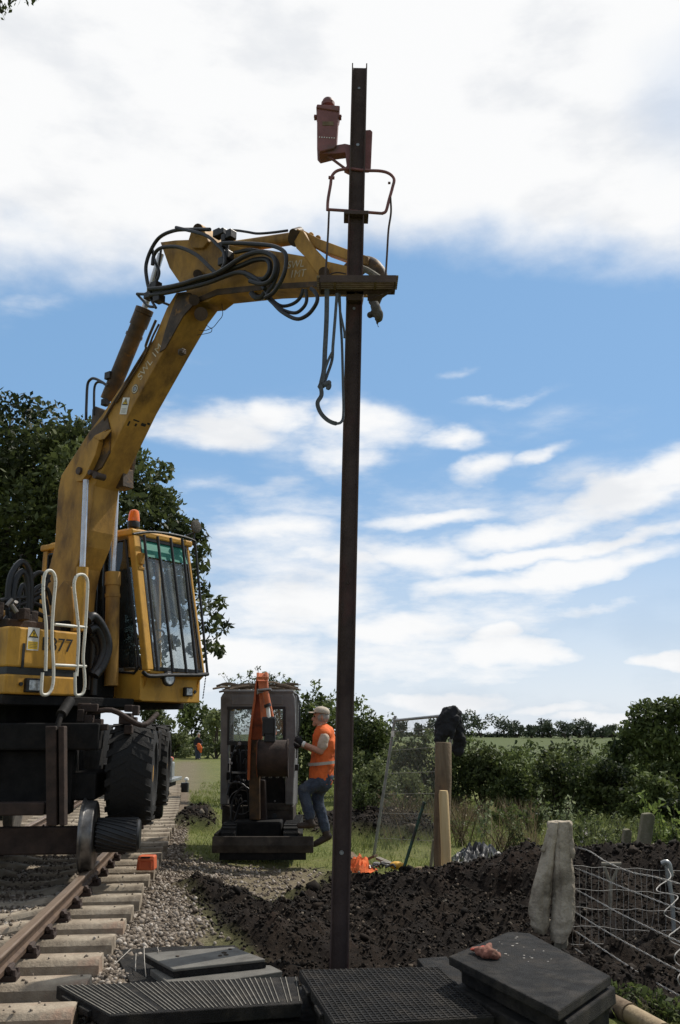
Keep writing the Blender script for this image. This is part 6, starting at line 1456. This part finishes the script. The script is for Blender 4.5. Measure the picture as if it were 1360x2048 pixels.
# ------------------------------------------------------------------ cloth-draped post, wire fence, spade, concrete posts
YS = 8.0
sg0 = at(1108, 1880, YS); gS = gz(sg0.x, YS)
fpo = thing('fence_post', V((sg0.x+.03, YS+.05, gS)), 'wooden fence post hidden under the soiled beige cloth', 'post')
m = MB(); m.cyl(V((sg0.x+.06, YS+.1, gS-.3)), at(1120,1656,YS+.1), .06, .055, 14); m.build('stake', WOODG, fpo, smooth=True)
cl_ = thing('draped_trousers', at(1108,1760,YS), 'pair of soiled beige work trousers draped over the fence post', 'trousers')
S = lambda u, v, dy=0.: at(u, v, YS + dy)
def leg(pts, name):
    m = MB(); vs = []; n = 44; 
    rows = []
    for i in range(len(pts)-1):
        (u0,a0,v0,d0), (u1,a1,v1,d1) = pts[i], pts[i+1]
        for k in range(8): t = k/8; rows.append((u0+(u1-u0)*t, a0+(a1-a0)*t, v0+(v1-v0)*t, d0+(d1-d0)*t))
    rows.append(pts[-1])
    for i, (u, a, v, d) in enumerate(rows):
        L, R = S(u,v), S(a,v); c = (L+R)/2; w = (R-L).length/2
        for k in range(n):
            t = 2*math.pi*k/n; fold = 1 + .05*math.sin(3*t + i*.1) + .20*noise.noise(V((math.cos(t)*2.6, math.sin(t)*2.6, i*.045 + pts[0][0]))) + .10*noise.noise(V((math.cos(t)*1.2, math.sin(t)*1.2, i*.22 + pts[0][0]))) + .06*noise.noise(V((math.cos(t)*4, math.sin(t)*4, i*.35 + u*.01)))
            vs.append(c + V((math.cos(t)*w*fold, math.sin(t)*d*fold, 0)))
    fs = []
    for i in range(len(rows)-1):
        for k in range(n): fs.append((i*n+k, i*n+(k+1)%n, (i+1)*n+(k+1)%n, (i+1)*n+k))
    fs += [tuple(range(n))[::-1], tuple(range((len(rows)-1)*n, len(rows)*n))]
    m.add(vs, [f[::-1] for f in fs]); o = m.build(name, BEIGE, cl_, smooth=True); 
    wrinkle(o, .16, .03, 2); wrinkle(o, .05, .010); return o
leg([(1102,1118,1644,.03),(1094,1117,1660,.05),(1081,1108,1715,.06),(1066,1101,1775,.07),(1058,1098,1810,.075),(1061,1097,1850,.07),(1072,1092,1868,.06)], 'trouser_leg')
leg([(1110,1141,1642,.03),(1110,1138,1664,.05),(1107,1143,1715,.07),(1106,1147,1775,.085),(1104,1146,1830,.09),(1100,1141,1862,.085),(1104,1130,1884,.06)], 'trouser_leg')
m = MB(); m.cone(S(1101,1650,.04), S(1139,1648,.04), .036, .030); m.cone(S(1136,1650,.0), S(1143,1705,-.03), .035, .032, (0,1,0), .5); m.cone(S(1141,1690,-.03), S(1146,1716,-.04), .022, .014); m.cone(S(1104,1650,.0), S(1086,1700,-.03), .03,.02,(0,1,0),.5); m.cone(S(1120,1660,-.04), S(1124,1740,-.06), .018,.012); wrinkle(m.build('waistband', BEIGE, cl_, voxel=.011), .05, .02)
# wire netting
WF_ = thing('wire_fence', at(1240,1960,8.1), 'rectangular galvanised wire netting running right from the cloth-draped post', 'wire fence')
hl = [(1733,1739),(1776,1786),(1815,1822),(1853,1862),(1886,1898),(1914,1928),(1941,1955),(1961,1976)]
def fy(u): return 8.05 + (u-1145)/185*.25
m = MB()
for a, b in hl: m.tube(smooth_path([at(u, a + (b-a)*t + random.uniform(-2.5,2.5), fy(u)) for u, t in [(1142 + 22*i, (22*i)/190) for i in range(11)]], 3), .0024, 5)
for k in range(17):
    u = 1148 + k*12.2; j = random.uniform(-3,3); n0 = random.choice((8,8,8,7)); t = (u-1142)/190; m.tube(smooth_path([at(u + j*.5*i/4 + random.uniform(-2.2,2.2), hl[0][0] + (hl[n0-1][0]-hl[0][0])*i/8 + (hl[0][1]-hl[0][0])*t, fy(u)) for i in range(9)], 2), .0015, 4)
m.build('netting', WIRE, WF_)
m = MB(); m.tube([at(1352,1960,8.3), at(1345,1800,8.3), at(1332,1728,8.3)], .018, 8); m.tube(smooth_path([at(1324,1727,8.3), at(1333,1724,8.28), at(1339,1732,8.28), at(1342,1752,8.28)], 4), .022, 9); m.build('steel_stake', GREYP, WF_, smooth=True)
LW = thing('loose_fence_wire', at(1300,1990,6.8), 'slack twisted strands of fence wire sagging toward the lower right corner', 'wire')
m = MB()
def strand(px, tw_=True, r=.0036):
    pth = smooth_path([at(*p) for p in px], 14); n = len(pth)
    if not tw_: m.tube(pth, r, 6); return
    for ph in (0, math.pi): m.tube([p + V((0, math.cos(i*.75+ph), math.sin(i*.75+ph)))*.0042 for i, p in enumerate(pth)], r*.8, 5)
strand([(1150,1694,8.0),(1178,1702,7.9),(1215,1725,7.8),(1265,1745,7.6),(1310,1754,7.4),(1375,1772,7.2)])
for (v0, v1, sag) in ((1736,1822,6),(1778,1890,6),(1824,1950,8),(1862,2000,8),(1897,2062,8)):
    strand([(1150,v0,8.0)] + [(1150 + 225*t, v0 + (v1-v0)*t**1.08 + sag*math.sin(t*3.1) + random.uniform(-2,2), 8.0 - 1.2*t) for t in (.2,.4,.6,.8,1)])
strand([(1222,1972,7.2),(1262,2000,6.9),(1300,2035,6.6),(1330,2062,6.4)]); strand([(1195,1985,7.0),(1240,2015,6.7),(1270,2050,6.5)], False); strand([(1185,2005,6.8),(1230,2028,6.6),(1262,2052,6.4)], False, .0025)
strand([(1336,1738,8.2),(1341,1755,8.1),(1318,1772,7.9),(1316,1783,7.8),(1354,1792,7.7),(1348,1805,7.6),(1330,1822,7.5),(1332,1832,7.5),(1362,1848,7.4),(1350,1862,7.3),(1338,1872,7.2),(1344,1884,7.2),(1370,1895,7.1)], False, .0042)
strand([(1364,1895,7.1),(1350,1910,7.0),(1352,1925,7.0),(1372,1938,6.9)], False, .0042); strand([(1368,1940,6.9),(1356,1955,6.8),(1360,1970,6.8),(1374,1980,6.8)], False, .0042)
m.pieces('strand', WIRE, LW, smooth=True)
# spade stuck in the soil behind the netting
s0 = at(1222, 1885, 8.8)
sp_ = thing('spade', s0, 'weathered wooden spade with forked D handle stuck in soil behind the netting', 'spade')
m = MB(); m.tube([at(1218,1895,8.85), at(1221,1768,8.85)], .019, 10); m.tube([at(1221,1770,8.85), at(1208,1730,8.85)], .014, 8); m.tube([at(1221,1770,8.85), at(1238,1730,8.85)], .014, 8); m.tube([at(1203,1728,8.85), at(1242,1728,8.85)], .018, 10); m.build('handle', WOODG, sp_, smooth=True)
m = MB(); m.prism([at(1206,1885,8.9), at(1232,1885,8.9), at(1231,1930,8.9), at(1219,1942,8.9), at(1207,1930,8.9)], V((0,.006,0))); m.build('blade', BUCKM, sp_)
for lab, base, top, w, Y0 in (('leaning mossy concrete fence post beside the bright shrub', (1283,1735), (1299,1628), .075, 10.6), ('short concrete fence post left of the leaning mossy one', (1252,1710), (1257,1660), .05, 11.3)):
    a, b = at(*base, Y0), at(*top, Y0); b = b; pz_ = thing('concrete_post', V((a.x, Y0, gz(a.x, Y0))), lab, 'post'); m = MB(); d = b-a; a = a - d*.4
    m.prism([a + V((-w,0,0)), a + V((w,0,0)), b + V((w*.85,0,-.03)), b + V((w*.4,0,.01)), b + V((-w*.8,0,0))], V((0,.11,0))); m.build('shaft', MOSSC, pz_, bevel=.012)
lg = atz(1290, 2040, -.22); lo = thing('log', lg, 'pale sawn log lying at the bottom right under the slack wire', 'log')
m = MB(); m.tube([atz(1212,2003,-.2), atz(1262,2030,-.2)], .07, 14); m.build('bark', WOOD, lo, smooth=True)
m = MB(); m.tube([atz(1263,2030.5,-.2), atz(1330,2068,-.2)], .062, 14); m.build('sawn_face', WOODT, lo, smooth=True)
tl = atz(1195, 1990, -.2); pl = thing('fence_strainer', tl, 'short brown timber stump at the right corner of the mat stack', 'stump')
m = MB(); m.tube([atz(1188,2030,-.25), at(1190,1985,6.75), at(1192,1950,6.75)], .07, 12); m.build('stump', WOOD, pl, smooth=True)

# ------------------------------------------------------------------ rubber mats and panels in the foreground
def quadslab(name, px, z, th, mat, parent, bev=.006):
    m = MB(); pts = [atz(u, v, z) for u, v in px]; m.prism(pts, UP*-th); return m.build(name, mat, parent, bevel=bev), pts
def mat_thing(name, label, cat, px, z): return thing(name, sum((atz(u,v,z) for u,v in px), V())/len(px), label, cat)
RIBM = M('worn_rib', (.20,.185,.155), (.12,.11,.092), 14, .8, bump=.1)
pa_ = [(113,1971),(596,1953),(604,2006),(219,2031)]
MA = mat_thing('rubber_mat', 'long black rubber mat with pale lengthwise rib lines, front left', 'mat', pa_, .02)
o, c = quadslab('slab', pa_, .02, .075, MATR, MA)
m = MB(); n = 46
for k in range(n):
    t = (k+.5)/n; a, b = c[0].lerp(c[1], t), c[3].lerp(c[2], t); d = (b-a).normalized(); s = UP.cross(d)
    if random.random() < .08: continue
    e0_, e1_ = random.uniform(0,.12)**1.5, 1 - random.uniform(0,.15)**1.5; a, b = a.lerp(b, e0_), a.lerp(b, e1_)
    m.box((a+b)/2 + UP*.003, (b-a)*.49, s*random.uniform(.0015,.0032), UP*.002)
m.build('rib', RIBM, o)
m = MB()
for t in (.28, .62): p = c[0].lerp(c[3], t); d = (c[3]-c[0]).normalized(); m.box(p + UP*-.04 - V((.01,0,0)), d*.07, UP*.016, UP.cross(d)*.02)
m.pieces('edge_lug', MATR, o, bevel=.004)
pa2 = [(150,1992),(620,1972),(640,2040),(235,2062)]
MA2 = mat_thing('rubber_mat', 'dark lower rubber mat lying under the long ribbed mat, front left', 'mat', pa2, -.10); quadslab('slab', pa2, -.10, .09, MATR, MA2)
pb_ = [(598,1940),(880,1934),(989,2033),(668,2050)]
MBt = mat_thing('rubber_mat', 'black diamond-pattern rubber mat in the front centre', 'mat', pb_, .08)
o, c = quadslab('slab', pb_, .08, .06, MATR, MBt)
m = MB(); n = 26
for fam in (0, 1):
    for k in range(n):
        t = (k+.5)/n
        if fam: a, b = c[0].lerp(c[1], t), c[3].lerp(c[2], t)
        else: a, b = c[0].lerp(c[3], t), c[1].lerp(c[2], t)
        sh = .10 if fam else 0
        d = (b-a).normalized(); s = UP.cross(d); m.box((a+b)/2 + UP*(.002 + .0006*fam), (b-a)*.492, s*.0045, UP*.002)
m.build('rib', MATR, o)
m = MB()
for t in (.3, .68): p = c[0].lerp(c[3], t); d = (c[3]-c[0]).normalized(); m.box(p + UP*-.035 - V((.008,0,0)), d*.09, UP*.012, UP.cross(d)*.016)
m.pieces('edge_lug', MATR, o, bevel=.004)
pb2 = [(606,1958),(880,1950),(985,2050),(660,2075)]
MB2 = mat_thing('rubber_mat', 'dark rubber mat underneath the diamond-pattern mat', 'mat', pb2, -.04); quadslab('slab', pb2, -.04, .16, MATR, MB2)
pc_ = [(897,1912),(1016,1863),(1060,1866),(1221,1951),(1116,2022)]
MC = mat_thing('rubber_mat', 'thick plain black rubber mat on top of the right-hand stack', 'mat', pc_, .25)
o, c = quadslab('slab', pc_, .25, .05, MATR, MC, .008)
m = MB()
for k in range(20): 
    a, b_ = random.random(), random.random(); p = c[0].lerp(c[1], a).lerp(c[4].lerp(c[3], a), b_) + UP*.004; p = c[0].lerp(c[1], .5 + .5*a*a).lerp(c[4].lerp(c[3], .5 + .3*a), b_*.6) + UP*.003; s = random.uniform(.002,.007); m.ball(p, s, 6, 4, (1.4,1,.4))
m.build('dirt_crumb', BAND, o, kind='stuff')
for i, (z, k_) in enumerate(((.185,.03),(.09,-.02),(-.02,.03))):
    cc = sum(c, V())/len(c); pts = [V((p.x + (cc.x-p.x)*.05 + k_ + .02, p.y + (cc.y-p.y)*.04 + k_*.5, z)) for p in c]
    lab = ('second black mat from the top of the right-hand stack', 'third black mat from the top of the right-hand stack', 'bottom black mat of the right-hand stack')[i]
    t_ = thing('rubber_mat', sum(pts, V())/len(pts), lab, 'mat'); mm = MB(); mm.prism(pts, UP*(-.085 if i < 2 else -.16)); mm.build('slab', MATR, t_, bevel=.01)
pd_ = [(834,1917),(893,1912),(965,1990),(900,1996)]
MD = mat_thing('rubber_mat', 'narrow dark mat showing between the diamond mat and the right stack', 'mat', pd_, .03); quadslab('slab', pd_, .03, .08, MATR, MD)
# the two dusty panels tied with string
pe0 = [(228,1900),(330,1893),(470,1890),(530,1940),(262,1968)]
PE0 = mat_thing('crossing_panel', 'black panel at the bottom of the string-tied pair on the ballast', 'panel', pe0, -.10); quadslab('slab', pe0, -.10, .07, MATR, PE0)
pe1 = [(352,1953),(541,1935),(563,1942),(397,1968),(300,1968),(270,1950)]
PE1 = mat_thing('crossing_panel', 'lower dusty grey panel with a dark edge in the string-tied pair', 'panel', pe1, -.06); quadslab('slab', [(300,1938),(541,1930),(565,1942),(398,1969),(345,1972)], -.06, .05, MATG, PE1)
pe2 = [(286,1906),(466,1893),(531,1918),(346,1938)]
PE2 = mat_thing('crossing_panel', 'upper dusty grey panel of the string-tied pair on the ballast', 'panel', pe2, -.0); o, c = quadslab('slab', pe2, -.0, .02, MATG, PE2)
m = MB(); m.prism([p - UP*.0215 + V((.004,.004,0)) for p in c], UP*-.035); m.build('frame', MATR, o)
m = MB()
for u, v in ((355,1912),(448,1905),(452,1909),(460,1898),(440,1911)): p = atz(u, v, .004); m.ball(p, random.uniform(.008,.018), 8, 6, (1.3,1,.4))
m.pieces('stone', STONE, o)
stn = thing('white_string', atz(288,1935,.0), 'pale string looped around the dusty panel pair', 'string')
m = MB()
for px in ([(262,1899,-.08),(245,1915,-.09),(230,1930,-.12)], [(272,1908,-.03),(271,1940,-.1),(274,1968,-.14)], [(288,1898,.01),(289,1925,-.02),(293,1968,-.14)], [(314,1896,.006),(318,1905,.006)]): m.tube(smooth_path([atz(*p) + UP*.006 for p in px], 5), .0028, 6)
m.pieces('strand', BAND, stn, smooth=True)
# glove on the mat
gl0 = atz(972, 1905, .26); gl_ = thing('work_glove', gl0, 'crumpled red and tan work glove lying on the right-hand mat stack', 'glove')
m = MB(); G = lambda u, v, z: atz(u, v, z)
m.cone(G(940,1896,.275), G(975,1899,.30), .028, .04, (0,0,1), .6); m.cone(G(950,1902,.27), G(972,1912,.275), .025,.03); m.cone(G(975,1899,.30), G(981,1886,.315), .034,.020); m.cone(G(972,1903,.29), G(992,1909,.285), .042, .036)
for k in range(4): m.cone(G(990,1905 + 2.2*k,.285), G(1006 + 2*(k%2), 1908 + 2.4*k,.27), .015, .013); m.cone(G(1006 + 2*(k%2), 1908 + 2.4*k,.27), G(1000, 1913 + 2.2*k,.262), .013, .011)
m.v = [tuple(gl0 + (V(p)-gl0)*.78) for p in m.v]; gl1 = wrinkle(m.build('palm', REDCL, gl_, voxel=.006), .03, .014)
m = MB(); m.cone(G(942,1899,.275), G(966,1895,.29), .010, .022, (0,0,1), .5); m.build('cuff', M('red_cuff', (.55,.10,.06), (.42,.07,.05), 9, .8), gl1, voxel=.006)
